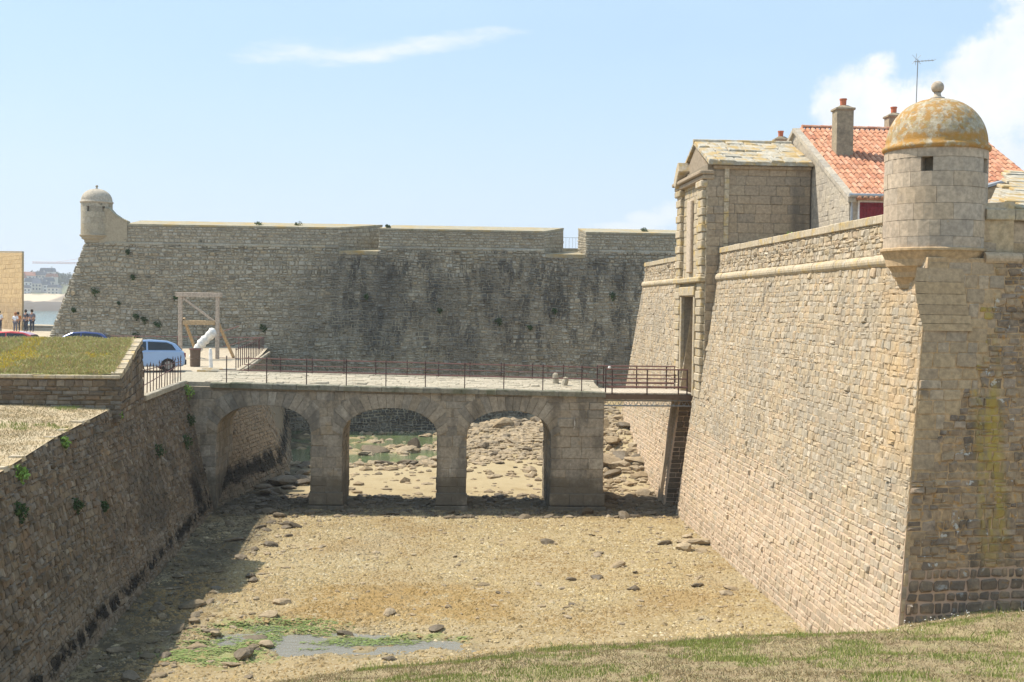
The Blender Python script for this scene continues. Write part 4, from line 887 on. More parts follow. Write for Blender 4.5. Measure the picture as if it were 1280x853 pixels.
# ================================================================== MOAT WALL, LEFT
BL = [(-7.55, 2.), (-8.5, 28.), (-9.35, 50.5), (-7.6, 61.6)]   # foot of the wall
TOPZ = 5.33
LO = np.array([-9.5, 40., 0.])
mw = empty('moat_wall', LO, 'shaded rubble retaining wall along the left side of the moat', 'wall')
BT = .235
def wallpt(y, v): return np.interp(y, [2, 28, 50.5], [-7.55, -8.5, -9.35])-BT*v
def topz(y): return np.interp(y, [0, 20, 27, 31.1, 36.4, 38.2, 38.21], [4.4, 4.5, 4.88, 5.13, 5.30, 5.34, TOPZ])
# core in slices so that the top edge can rise and fall
ycs = np.concatenate([np.arange(2, 38.3, 1.), [38.3, 42, 50.5]]); vs = []; fs = []
for y in ycs:
    z = float(topz(y)); vs += [(wallpt(y, -.4)-.03, y, -.4), (wallpt(y, z-.03)-.03, y, z-.03), (-14, y, z-.03), (-14, y, -.4)]
for i in range(len(ycs)-1):
    for j in range(4): a = i*4+j; b_ = i*4+(j+1) % 4; fs.append((a, b_, b_+4, a+4))
fs += [(0, 1, 2, 3), tuple(len(vs)-4+i for i in (3, 2, 1, 0))]
MB().add(vs, fs).build('mortar_core', M_LMORT, mw).location = tuple(-LO)
def S_mw(u, v):
    u, v = np.broadcast_arrays(np.asarray(u, float), np.asarray(v, float)); return np.stack([wallpt(u, v)-.03, u, v], -1)
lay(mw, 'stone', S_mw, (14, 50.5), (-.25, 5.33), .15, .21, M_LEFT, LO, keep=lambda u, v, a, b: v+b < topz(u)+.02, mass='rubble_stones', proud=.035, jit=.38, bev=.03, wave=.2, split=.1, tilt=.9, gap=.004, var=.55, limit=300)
# loose capstones along the ledge edge, whitish
st = []
y = 20.
while y < 38.2:
    L = RNG.uniform(.2, .5); h = RNG.uniform(.02, .08); z = float(topz(y))+RNG.uniform(-.03, .02); x = wallpt(y, z)-.03; w_ = RNG.uniform(.2, .4); ps = []
    for zz, s in ((-.05, 1), (h, .8)):
        for (dx, dy) in ((.04, -.5), (.04, .5), (-1, .5), (-1, -.5)): ps.append((x+dx*w_*s+RNG.uniform(-.03, .03), y+L/2+dy*L*.95*s+RNG.uniform(-.02, .02), z+zz+RNG.uniform(-.01, .01)))
    if RNG.random() < .5: st.append(ps)
    y += L
emit(mw, 'capstone', np.array(st), [np.array([(3, 2, 1, 0), (4, 5, 6, 7), (0, 1, 5, 4), (1, 2, 6, 5), (2, 3, 7, 6), (3, 0, 4, 7)])], M_COPE, LO, mass='capstone_mass')
# quay coping
ashrow((wallpt(42.3, 5.33)-.1, 42.3, 5.2), (wallpt(50.4, 5.33)-.1, 50.4, 5.2), (1, 0, 0), .2, .2, .6, M_DECK, mw, LO, 'quay_coping')
# abutment wall turning under the bridge
AO = np.array([-9., 56., 0.])
ab = empty('abutment_wall', AO, 'brown retaining wall with a black tide line seen through the left arch', 'wall')
P0b, P1b = np.array((-9.35, 50.53)), np.array((-7.6, 61.6)); P0t, P1t = np.array((-10.6, 50.53)), np.array((-9.75, 60.2)); P2b, P2t = np.array((-10.2, 82.9)), np.array((-11.55, 81.6))
def q3(p, z): return (p[0], p[1], z)
m_ = MB(); lo_ = [P0b, P1b, P2b, np.array((-18, 83.)), np.array((-18, 50.53))]; hi_ = [P0t, P1t, P2t, np.array((-18, 83.)), np.array((-18, 50.53))]
m_.add([q3(p_, -.4) for p_ in lo_]+[q3(p_, 5.3) for p_ in hi_], [(4, 3, 2, 1, 0), (5, 6, 7, 8, 9)]+[(i, (i+1) % 5, 5+(i+1) % 5, 5+i) for i in range(5)])
m_.build('mortar_core', M_ABUT, ab).location = tuple(-AO)
def ruled(A0, A1, B0, B1, H, L):
    def S(u, v):
        u, v = np.broadcast_arrays(np.asarray(u, float), np.asarray(v, float)); s = (u/L)[..., None]; k_ = (v/H)[..., None]
        P = (A0*(1-s)+A1*s)*(1-k_)+(B0*(1-s)+B1*s)*k_; return np.concatenate([P, v[..., None]], -1)
    return S
lay(ab, 'stone', ruled(P0b, P1b, P0t, P1t, 5.3, 11.2), (.05, 11.15), (-.2, 5.28), .17, .32, M_ABUT, AO, proud=.03, jit=.25, bev=.03, wave=.08, split=.15, tilt=.5, gap=.008, mass='rubble_stones', limit=200)
lay(ab, 'stone', ruled(P1b, P2b, P1t, P2t, 5.3, 21.4), (.05, 21.3), (-.2, 5.28), .24, .4, M_ABUT, AO, proud=.03, jit=.25, bev=.03, wave=.08, tilt=.5, gap=.008, rings=2, mass='rubble_stones', limit=0)
ashrow((P1t[0], P1t[1], 5.2), (P2t[0], P2t[1], 5.2), (1, 0, 0), .12, .18, .8, M_DECK, ab, AO, 'edge_slab')

# ledge ground, planted parapet block, quay
def sheet(name, X_, Y_, Z_, mat, label=None, kind='structure'):
    ii = np.arange(X_.size).reshape(X_.shape)
    o = link(name, np_mesh(name, np.stack([X_, Y_, Z_], -1).reshape(-1, 3), [np.stack([ii[:-1, :-1], ii[:-1, 1:], ii[1:, 1:], ii[1:, :-1]], -1).reshape(-1, 4)], True), mat); return tag(o, label, kind=kind)
def ledge_z(x, y):
    d_ = np.clip(wallpt(y, topz(y))-x, 0, 40); return topz(y)+.02+.10*sst(0, 3, d_)+.06*fbm(x*.8, y*.8, 70, 4)*sst(0, .6, d_)
ly = np.arange(2, 38.75, .25); lu = np.concatenate([np.arange(0, 10, .25), np.arange(10, 60.1, 5)])
LU, LY = np.meshgrid(lu, ly); LX = wallpt(LY, topz(LY))-LU
mt, t, p = newmat('dry_turf'); pos = t.add('ShaderNodeNewGeometry').outputs['Position']
c = t.ramp(t.mr(t.noise(pos, .9, 7, .7, off=2.), .3, .7), [(.40, .31, .18), (.52, .43, .28), (.45, .34, .19), (.34, .28, .14)]); c = t.mix(t.mr(t.noise(pos, 12, 5, .7), .35, .7, 0, .5), c, (.30, .22, .13))
t.l.new(c, p.inputs['Base Color']); p.inputs['Roughness'].default_value = .95
b1 = t.add('ShaderNodeBump', {'Strength': .8, 'Distance': .05, 'Height': t.noise(pos, 14., 7, .75)}); t.l.new(b1.outputs[0], p.inputs['Normal']); M_TURF = mt
sheet('ledge_ground', LX, LY, ledge_z(LX, LY), M_TURF, 'dry grass ledge on top of the left moat wall')
PO = np.array([-12., 40., 5.])
pp = empty('planted_parapet', PO, 'stone parapet block topped with sloping heath and yellow flowers at left', 'parapet')
YP0, YP1 = 37.6, 42.2
zt0, zt1 = 6.40, 7.36
xe0, xe1 = -9.85, -10.35     # right-hand edge at front and back
def lv(k, z, grow): pass
m_ = MB(); m_.hexa([(-60, YP0-.12, 4.9), (wallpt(YP0, 4.9)+.03, YP0-.12, 4.9), (wallpt(YP1, 4.9)-.03, YP1, 4.9), (-60, YP1, 4.9)], [(-60, YP0, zt0-.14), (xe0-.03, YP0, zt0-.14), (xe1-.03, YP1, zt1-.14), (-60, YP1, zt1-.14)])
m_.build('wall_core', M_LMORT, pp).location = tuple(-PO)
fl_ = np.array((0, .08, 1.)); 
lay(pp, 'stone', plane_S((-16, YP0-.12-.0, 4.9), (-9.7, YP0-.12, 4.9), up=(0, .087, 1)), (0, 6.22), (0, 1.32), .17, .34, M_LEFT, PO, proud=.03, jit=.22, bev=.03, split=.1, tilt=.5, mass='face_rubble', limit=160)
A0, A1 = np.array((wallpt(YP0, 4.9)+.03, YP0-.12)), np.array((wallpt(YP1, 4.9)-.03, YP1)); B0, B1 = np.array((xe0, YP0)), np.array((xe1, YP1))
def S_ps(u, v):
    u, v = np.broadcast_arrays(np.asarray(u, float), np.asarray(v, float)); s = (u/4.7)[..., None]; k_ = (v/1.45)[..., None]
    P = (A0*(1-s)+A1*s)*(1-k_)+(B0*(1-s)+B1*s)*k_; return np.concatenate([P, 4.9+v[..., None]*(1+s*.58)], -1)
lay(pp, 'stone', S_ps, (0, 4.7), (0, 1.40), .17, .34, M_LEFT, PO, proud=.03, jit=.22, bev=.03, split=.1, tilt=.5, mass='side_rubble', limit=60)
ashrow((-16, YP0+.02, zt0-.14), (-9.85, YP0+.02, zt0-.14), (0, -1, 0), .09, .12, .7, M_COPE, pp, PO, 'front_coping')
# white edge stones up the slope
st = []
for i in range(8):
    s0, s1 = i/8+.01, (i+1)/8-.01; ps = []
    for zz, w_ in ((-.14, 0), (.03, 0)):
        for (ss, dx) in ((s0, .05), (s1, .05), (s1, -.3), (s0, -.3)): ps.append((xe0*(1-ss)+xe1*ss+dx+RNG.uniform(-.02, .02), YP0*(1-ss)+YP1*ss, (zt0*(1-ss)+zt1*ss)+zz))
    st.append(ps)
emit(pp, 'edge_stone', np.array(st), [np.array([(3, 2, 1, 0), (4, 5, 6, 7), (0, 1, 5, 4), (1, 2, 6, 5), (2, 3, 7, 6), (3, 0, 4, 7)])], M_COPE, PO)
pu = np.arange(0, 50.1, .4); pv = np.arange(0, 1.001, .05); PU, PV = np.meshgrid(pu, pv)
PX = xe0*(1-PV)+xe1*PV-.25-PU; PY = YP0+.06+(YP1-YP0-.06)*PV; PZ = zt0+(zt1-zt0)*PV-.02+.07*fbm(PX, PY, 80, 3)
mt, t, p = newmat('heath_soil'); pos = t.add('ShaderNodeNewGeometry').outputs['Position']; c = t.ramp(t.mr(t.noise(pos, 1.4, 6, .7), .3, .7), [(.34, .28, .12), (.27, .28, .10), (.40, .32, .14)]); t.l.new(c, p.inputs['Base Color']); p.inputs['Roughness'].default_value = .95
o = sheet('parapet_soil', PX[::-1], PY[::-1], PZ[::-1], mt, None, 'stuff'); o.parent = pp; o.location = tuple(-PO); del o['kind']
# quay surface
qy = axis([(42.0, 62, 1.), (62, 125, 3.)]); qx0 = np.interp(qy, [42, 50.5, 50.6, 60.2, 81.6, 84, 125], [wallpt(42, 5.3)-.12, wallpt(50.5, 5.3)-.12, -10.65, -9.9, -11.7, -11.8, -40]); 
qs = np.linspace(0, 1, 14); QS, QY = np.meshgrid(qs, qy); QX = qx0[:, None]*(1-QS)+(-90)*QS
QX = np.where(QY > 84, np.minimum(QX, -11.8-(QY-84)*.0), QX)
QZ = 5.335+.75*sst(74, 96, QY)
sheet('quay', QX[:, ::-1], QY[:, ::-1], QZ[:, ::-1], M_QUAY, 'pale gravel quay behind the bridge where the cars are parked')
lowq = empty('quay_end_wall', (-40, 112, 5.), 'low pale wall at the far end of the quay by the water', 'wall')
MB().box((-8, 0, .2), (60, .5, 2.)).build('wall', M_DECK, lowq, bevel=.05)
MB().box((-8, 12.8, -2.6), (60, 25.5, 5.)).build('quay_mass', M_ABUT, lowq) if False else None
# ================================================================== FAR BASTION
FO = np.array([0., 84., 0.])
fbn = empty('far_bastion', FO, 'long grey weathered bastion wall closing the view behind the bridge', 'bastion')
ZF = 12.58; XA = -23.25
yf = lambda z: 82.7+.1032*np.asarray(z, float)
xa = lambda z: -28.61+.331*np.asarray(z, float)
lo_ = [(float(xa(-.8)), float(yf(-.8))), (34, float(yf(-.8))), (34, 125), (-60+25, 125)]; hi_ = [(float(xa(ZF)), float(yf(ZF))), (34, float(yf(ZF))), (34, 125), (-30, 125)]
m_ = MB(); m_.add([(x, y, -.8) for x, y in lo_]+[(x, y, ZF-.28) for x, y in hi_], [(3, 2, 1, 0), (4, 5, 6, 7), (0, 1, 5, 4), (1, 2, 6, 5), (2, 3, 7, 6), (3, 0, 4, 7)])
m_.build('mortar_core', M_FMORT, fbn).location = tuple(-FO)
def S_f(u, v):
    u, v = np.broadcast_arrays(np.asarray(u, float), np.asarray(v, float)); return np.stack([u, yf(v), v], -1)
emb = [(-7.18, -4.4), (7.18, 10.12)]
def ulf(v):
    a = float(xa(v))+.02
    if v > 12.28: return ([(a, emb[0][0]), (emb[0][1], emb[1][0]), (emb[1][1], 26.)], None)
    return ([(a, 26.)], None)
lay(fbn, 'stone', S_f, None, (-.5, ZF-.1), .24, .33, M_FAR, FO, ulim=ulf, proud=.055, jit=.34, bev=.05, wave=.35, split=.3, tilt=.7, gap=.010, var=.5, rings=2, mass='rubble_stones', limit=300, minpx=10)
# left flank, lit along its arris
d_ = np.array([-.30, 1.]); 
def S_fl(u, v):
    u, v = np.broadcast_arrays(np.asarray(u, float), np.asarray(v, float)); return np.stack([xa(v)-.0-.13*(20-u), yf(v)+(20-u), v], -1)
lay(fbn, 'flank_stone', S_fl, (0, 20), (4, ZF-.1), .4, .7, M_FAR, FO, proud=.03, jit=.1, rings=2, mass='flank_mass', limit=0)
# parapet pieces: two merlons and the long left part, with splayed embrasures between
YFP, YBK = 84.05, 88.0; zt_f, zt_b = 13.92, 14.42
def merlon(xf0, xf1, xb0, xb1):
    m_ = MB(); m_.hexa([(xf0, YFP, ZF-.3), (xf1, YFP, ZF-.3), (xb1, YBK, ZF-.3), (xb0, YBK, ZF-.3)], [(xf0, YFP+.08, zt_f-.12), (xf1, YFP+.08, zt_f-.12), (xb1, YBK, zt_b-.12), (xb0, YBK, zt_b-.12)])
    m_.build('merlon_core', M_FMORT, fbn).location = tuple(-FO)
    m_ = MB(); m_.hexa([(xf0-.03, YFP+.02, zt_f-.115), (xf1+.03, YFP+.02, zt_f-.115), (xb1+.03, YBK, zt_b-.115), (xb0-.03, YBK, zt_b-.115)], [(xf0-.03, YFP+.02, zt_f+.02), (xf1+.03, YFP+.02, zt_f+.02), (xb1+.03, YBK, zt_b+.02), (xb0-.03, YBK, zt_b+.02)])
    m_.build('merlon_top', M_FTOP, fbn).location = tuple(-FO)
    lay(fbn, 'stone', plane_S((xf0, YFP, 0), (xf1, YFP, 0), up=(0, .05, 1)), (0, xf1-xf0), (ZF+.12, zt_f-.13), .22, .32, M_FAR, FO-np.array((0, .6, 0))*0, proud=.04, jit=.24, bev=.05, split=.1, tilt=.5, rings=2, mass='merlon_rubble', limit=60) if 0 else \
    lay(fbn, 'stone', (lambda S0: (lambda u, v: S0(u, v)-np.array((0, .05*ZF, 0))))(plane_S((xf0, YFP, 0), (xf1, YFP, 0), up=(0, .05, 1))), (0, xf1-xf0), (ZF+.12, zt_f-.13), .22, .32, M_FAR, FO, proud=.04, jit=.24, bev=.05, split=.1, tilt=.5, rings=2, mass='merlon_rubble', limit=60)
merlon(-21.6, -7.18, -21.6, -4.35)
merlon(-4.4, 7.18, -3.5, 8.9)
merlon(10.12, 26., 10.0, 26.)
def cheek(P0, P1, z0, z1a, z1b, nm):
    P0, P1 = np.array(P0), np.array(P1); L = np.linalg.norm(P1-P0)
    def S(u, v):
        u, v = np.broadcast_arrays(np.asarray(u, float), np.asarray(v, float)); s = (u/L)[..., None]; P = P0*(1-s)+P1*s
        return np.concatenate([P, z0+v[..., None]*(1+s*((z1b-z0)/(z1a-z0)-1))], -1)
    lay(fbn, nm, S, (.02, L-.02), (0, z1a-z0-.02), .24, .4, M_FAR, FO, proud=.03, jit=.2, bev=.04, rings=2, tilt=.5, mass=nm+'_mass', limit=40)
cheek((-7.18, YFP), (-4.35, YBK), ZF-.25, zt_f-.13, zt_b-.13, 'cheek_stone')
cheek((7.18, YFP), (8.9, YBK), ZF-.25, zt_f-.13, zt_b-.13, 'cheek_stone')
cheek((10.0, YBK), (10.12, YFP), ZF-.25, zt_b-.13, zt_f-.13, 'cheek_stone')
for (a, b_, c_, d2) in ((-7.1, -4.45, -3.6, -4.3), (7.25, 10.05, 9.95, 8.95)):
    m_ = MB(); m_.hexa([(a, 83.9, ZF-.5), (b_, 83.9, ZF-.5), (c_, 88, ZF-.4), (d2, 88, ZF-.4)], [(a, 83.86, ZF-.25), (b_, 83.86, ZF-.25), (c_, 88, ZF+.12), (d2, 88, ZF+.12)]); m_.build('embrasure_sill', M_FTOP, fbn).location = tuple(-FO)
# ramped parapet climbing to the far turret
rp = [(-21.6, 14.05), (-22.1, 14.28), (-22.5, 14.55), (-22.85, 14.95)]
m_ = MB(); pl = [(-24.1, ZF-.29), (-21.58, ZF-.29)]+rp+[(-24.1, 14.95)]
m_.ext(pl, 'y', YFP-.01, YFP+.75); m_.build('ramp_parapet', M_FAR, fbn).location = tuple(-FO)
m_ = MB(); tp = rp+[(x-.02, z+.1) for x, z in rp[::-1]]; m_.ext(tp, 'y', YFP-.05, YFP+.85); m_.build('ramp_coping', M_FTOP, fbn).location = tuple(-FO)
for (a, b_) in ((-22.9, -7.15), (-4.42, 7.2), (10.1, 26.)): cordon((a, YFP, ZF), (b_, YFP, ZF), .13, .9, M_FTOP if 0 else M_FAR, fbn, FO)
cor2 = [(.62, -.8), (.70, -.55), (.80, -.45), (.82, -.30), (.98, -.22), (1.0, -.12), (1.1, -.04), (1.13, .0), (1.13, .05), (1.08, .07), (1., .07)]
va2 = math.atan2(-84.3, 23.85)
turret(np.array([-23.85, 84.75, 0]), 1.05, 13.1, 15.35, 16.35, [.45, .45, .45, .42, .4, .28], 0, M_FAR, M_FTOP if 0 else M_GABLE, 'small distant domed watch turret at the left end of the far bastion', ([va2-.58, va2+.45, va2+2.5], (4,), .2), cor2, .62, seg=.9)

# thin railing seen against the sky in the second embrasure
fr = empty('embrasure_railing', (9.2, 90., 13.), 'thin metal railing seen in the gap between the far parapets', 'railing')
MB().box((0, 0, -.2), (4, .1, .5)).build('plinth', M_FTOP, fr)
for i in range(16): MB().tube([(-1.9+.25*i, 0, 0), (-1.9+.25*i, 0, .85)], .010, 5).build('picket', M_STEEL, fr)
MB().tube([(-2, 0, .85), (2, 0, .85)], .015, 5).build('rail', M_STEEL, fr)

# ================================================================== TAN BUILDING AND QUAY FURNITURE
tb = empty('tan_building', (-34.1, 100., 5.), 'windowless tan stone building lit by the sun at the left edge', 'building')
TO = np.array([-34.1, 100., 5.]); td = np.array((-.54, .84, 0)); te = np.array((-.84, -.54, 0))
P = [np.array((-34.1, 100., 0)), np.array((-34.1, 100., 0))+td*18, np.array((-34.1, 100., 0))+td*18+np.array((-10, 4, 0)), np.array((-34.1, 100., 0))+np.array((-10, 4, 0))]
# the lit flank faces left of the camera, so its near corner is the right-hand edge
P = [np.array((-34.1, 100., 0)), np.array((-40.9, 120.5, 0)), np.array((-44.0, 121.5, 0)), np.array((-47.5, 121., 0))]
lo_ = [p_-np.array((0, 0, -4.9)) for p_ in P]; tz = lambda p_: 8.7+3.72*p_[1]/100.; hi_ = [p_+np.array((0, 0, tz(p_))) for p_ in P]
tw = MB().hexa([tuple(q) for q in lo_], [tuple(q) for q in hi_]); tw.build('wall', M_TANW, tb).location = tuple(-TO)
lay(tb, 'stone_block', plane_S(P[3], P[0]), (0, float(np.linalg.norm(P[0]-P[3]))), (5.0, 12.35), .42, .8, M_TANW, TO, proud=.012, jit=.06, bev=.02, gap=.008, cham=.12, rings=2, mass='stone_block_mass', limit=120)
m_ = MB(); m_.hexa([(q[0], q[1], tz(q)+.003) for q in P], [(q[0], q[1], tz(q)+.13) for q in P]); m_.build('roof_slab', M_CHIM, tb).location = tuple(-TO)
qb = tag(MB().hexa([(-95, 42, -1), (-18.02, 42, -1), (-18.02, 111.9, -1), (-95, 111.9, -1)], [(-95, 42, 5.1), (-18.02, 42, 5.1), (-18.02, 111.9, 5.1), (-95, 111.9, 5.1)]).build('quay_base', M_ABUT), 'stone body of the quay', kind='structure')

# iron picket fence on the quay edge
fe = empty('picket_fence', (-10.7, 47, 5.33), 'dark iron picket fence with a sagging rail on the quay edge', 'fence')
prv = None
for i in range(15):
    y = 43.2+.56*i+RNG.uniform(-.06, .06); x = wallpt(y, 5.33)-.28; h = RNG.uniform(.82, 1.0)
    o = MB().tube([(0, 0, -.02), (RNG.uniform(-.03, .03), 0, h)], .02, 5).tube([(0, 0, h-.02), (0, 0, h+.12)], [.03, .004], 5).build('picket', M_IRON, fe); o.location = (x+10.7, y-47, 0)
for (z0_, z1_) in ((.28, .72), (.86, .82)): MB().tube([(wallpt(43.1, 5.33)-.28+10.7, -3.9, z0_), (wallpt(51.2, 5.33)-.28+10.7, 4.2, z1_)], .018, 5).build('rail', M_RAIL, fe)
f2 = empty('quay_edge_fence', (-10.7, 70, 5.33), 'iron fence with pickets along the far quay edge beyond the timber frame', 'fence')
for i in range(17):
    s = i/16; x = -10.15*(1-s)-11.85*s; y = 60.3+21*s; o = MB().tube([(0, 0, -.02), (0, 0, 1.05)], .025, 5).build('picket', M_IRON, f2); o.location = (x+10.7, y-70, 0)
MB().tube([(.55, -9.7, .98), (-1.15, 11.3, .98)], .025, 5).build('rail', M_RAIL, f2)
f3 = empty('faded_handrail', (-13, 81.3, 5.35), 'faded reddish handrail in front of the far bastion wall', 'handrail')
MB().tube([(-9, 0, .95), (1.2, 0, .95)], .035, 6).build('rail', M_RAIL, f3)
MB().tube([(-3.0, .1, 0), (-2.7, .1, 1.0), (-.5, .1, 1.7)], .035, 6).build('sloping_rail', M_RAIL, f3)
MB().tube([(-1.6, .1, .3), (1.0, .1, 1.0)], .03, 6).build('sloping_rail', M_RAIL, f3)
for i in range(8): MB().tube([(-8.6+1.35*i, 0, 0), (-8.6+1.35*i, 0, .95)], .03, 6).build('post', M_RAIL, f3)
# timber hoist frame
ho = empty('timber_hoist', (-14.1, 71., 5.34), 'weathered timber portal frame with a diagonal brace standing on the quay', 'frame')
HX = 1.07
for s in (-1, 1): MB().box((HX*s, 0, 1.9), (.21, .21, 3.8)).build('post', M_WOOD, ho, bevel=.02)
MB().box((0, 0, 3.72), (2.66, .30, .27)).build('top_beam', M_WOOD, ho, bevel=.02)
MB().box((0, .0, 2.1), (1.86, .2, .26)).build('cross_beam', M_WOOD2, ho, bevel=.02)
def beam(root, name, a, b_, w_, mat):
    a, b_ = Vector(a), Vector(b_); d = b_-a; o = MB().box((0, 0, d.length/2), (w_, w_, d.length)).build(name, mat, root, bevel=.01); o.location = a; o.rotation_mode = 'QUATERNION'; o.rotation_quaternion = d.to_track_quat('Z', 'Y')
beam(ho, 'diagonal_brace', (-.93, -.02, 3.55), (.95, -.02, 2.12), .12, M_WOOD)
beam(ho, 'rear_strut', (-.9, .1, 2.35), (-.35, 1.6, .0), .14, M_WOOD2); beam(ho, 'rear_strut', (1.08, .14, 2.1), (1.75, 1.6, .0), .14, M_WOOD2)
# white bundle, bin, bollards
m_ = bmesh.new(); pts = [(0, 0, 0, .26), (.12, 0, .35, .27), (.35, .02, .72, .24), (.55, 0, 1.0, .27), (.85, .03, 1.28, .24), (1.12, 0, 1.55, .30), (1.3, 0, 1.62, .2)]
mb_ = MB(); fine = []
for i in range(len(pts)-1):
    for s in np.linspace(0, 1, 5)[:-1]: fine.append([pts[i][k]*(1-s)+pts[i+1][k]*s for k in range(4)])
fine.append(list(pts[-1])); mb_.tube([q[:3] for q in fine], [q[3]*(1+.09*math.sin(i*1.9)+.05*math.sin(i*4.1)) if 0 < i < len(fine)-1 else .05 for i, q in enumerate(fine)], 12)
o = mb_.build('tarpaulin_bundle', M_CLOTH, None, smooth=True); o.location = (-14.1, 69.3, 5.36); m_.free(); tag(o, 'white wrapped bundle leaning up inside the timber frame', 'bundle')
bi = empty('rusty_bin', (-12.55, 62.3, 5.34), 'rusty dark red bin standing by the iron fence', 'bin')
MB().lathe((0, 0, 0), [(.0, 0), (.24, 0), (.26, .05), (.26, .38), (.28, .40), (.26, .42), (.27, .86), (.30, .88), (.30, .93), (.25, .93), (.24, .5), (0, .5)], 18).build('drum', M_BEAM, bi)
MB().lathe((0, 0, 0), [(.305, .86), (.315, .90), (.305, .94)], 18).build('rim', M_RAIL, bi)
for (x, y, h, tl, lb) in ((-15.05, 67., .75, .25, 'white leaning bollard left of the timber frame'), (-11.6, 61.5, .95, -.04, 'white topped post in front of the right timber post')):
    o = MB().lathe((0, 0, 0), [(0, 0), (.10, 0), (.09, h*.8), (.06, h), (0, h+.02)], 10).build('white_bollard', M_WHITE); o.location = (x, y, 5.35); o.rotation_euler = (0, tl, 0); tag(o, lb, 'bollard')
for (x, y, w_, z_, lb) in ((-10.9, 56.6, 1.55, .22, 'long grey stone slab lying on the quay behind the bridge'), (-10.75, 55.6, 1.9, .2, 'nearer grey stone slab at the bridge head')):
    o = MB().box((0, 0, 0), (w_, .4, z_)).build('stone_slab', M_SLAB, bevel=.03); o.location = (x+.55, y+.3, 5.35+z_/2); tag(o, lb, 'slab')

# ================================================================== CARS
def car(name, loc, rz, paint, label, cargroup=None):
    r = empty(name, loc, label, 'car', cargroup); r.rotation_euler = (0, 0, rz)
    # side outline, x forward (rear at -2)
    low = [(-2.02, .35), (-2.05, .62), (-2.0, .95), (-1.9, 1.0), (-.9, 1.02), (.75, .98), (1.55, .86), (1.98, .66), (2.05, .40), (1.9, .25), (-1.9, .25)]
    top = [(-1.93, .98), (-1.62, 1.32), (-1.25, 1.46), (-.5, 1.52), (.15, 1.48), (.55, 1.30), (1.12, .96)]
    def loft(out, wf, stations):
        vs = []; n = len(out)
        for s in stations:
            vs += [(x, s*wf(z), z) for x, z in out]
        fs = [tuple(range(n)), tuple(range((len(stations)-1)*n+n-1, (len(stations)-1)*n-1, -1))]
        for k_ in range(len(stations)-1):
            for i in range(n): fs.append((k_*n+i, (k_+1)*n+i, (k_+1)*n+(i+1) % n, k_*n+(i+1) % n))
        return MB().add(vs, fs)
    wl = lambda z: .84 if z < .9 else .80
    loft(low, wl, (-1, -.6, 0, .6, 1)).build('body', paint, r, bevel=.05)
    wt = lambda z: .78-.20*((z-.96)/.56)
    loft(top, wt, (-1, -.5, 0, .5, 1)).build('cabin', paint, r, bevel=.04)
    for s in (-1, 1):
        q = [(-1.62, 1.03), (-1.45, 1.28), (-1.2, 1.38), (-.35, 1.42), (-.35, 1.03)]; q2 = [(-.27, 1.03), (-.27, 1.42), (.15, 1.39), (.5, 1.24), (.92, 1.03)]
        for qq in (q, q2):
            m_ = MB(); vs = [(x, s*(wt(z)+.012), z) for x, z in qq]+[(x, s*(wt(z)-.03), z) for x, z in qq]; n = len(qq)
            m_.add(vs, [tuple(range(n)), tuple(range(2*n-1, n-1, -1))]+[(i, (i+1) % n, n+(i+1) % n, n+i) for i in range(n)]).build('side_window', M_GLASS, r)
    def slab(nm, a, b_, w0, w1, mat):
        m_ = MB(); d = Vector((b_[0]-a[0], 0, b_[1]-a[1])); nn = Vector((-d.z, 0, d.x)).normalized()*.02
        if nn.z < 0: nn = -nn
        q = [Vector((a[0], -w0, a[1])), Vector((a[0], w0, a[1])), Vector((b_[0], w1, b_[1])), Vector((b_[0], -w1, b_[1]))]
        m_.hexa([v-nn for v in q], [v+nn for v in q]).build(nm, mat, r)
    slab('rear_window', (-1.90, 1.03), (-1.64, 1.31), .66, .60, M_GLASS); slab('windscreen', (1.06, 1.0), (.58, 1.29), .66, .60, M_GLASS)
    for s in (-1, 1):
        MB().box((-2.03, s*.66, .78), (.08, .26, .22)).build('tail_lamp', M_RED, r, bevel=.02); MB().box((1.93, s*.6, .66), (.12, .3, .14)).build('headlight', M_WHITE, r, bevel=.02)
        for x in (-1.25, 1.3):
            wh = MB().lathe((0, 0, 0), [(0, -.1), (.31, -.1), (.32, -.06), (.32, .06), (.31, .1), (0, .1)], 20).build('wheel', M_RUB, r); wh.location = (x, s*.80, .32); wh.rotation_euler = (math.pi/2, 0, 0)
            MB().lathe((0, 0, 0), [(0, -.12), (.19, -.12), (.2, -.09), (.2, .09), (.19, .12), (0, .12)], 12).build('rim', M_STEEL, wh)
    MB().box((-2.06, 0, .45), (.10, 1.5, .26)).build('rear_bumper', M_RUB, r, bevel=.03); MB().box((2.04, 0, .40), (.10, 1.5, .2)).build('front_bumper', M_RUB, r, bevel=.03)
    MB().box((-2.05, 0, .72), (.03, .5, .12)).build('number_plate', M_WHITE, r)
    return r
car('parked_car', (-14.25, 57.6, 5.345), math.pi+.35, M_CBLUE, 'light blue hatchback with its red tail lamp showing beside the parapet')
car('parked_car', (-20.9, 70.5, 5.345), math.pi+.1, M_CNAVY, 'dark blue car of which only the roof shows above the heath')
car('parked_car', (-24.6, 69.2, 5.345), math.pi+.05, M_CRED, 'red car whose roof shows above the heath at far left')

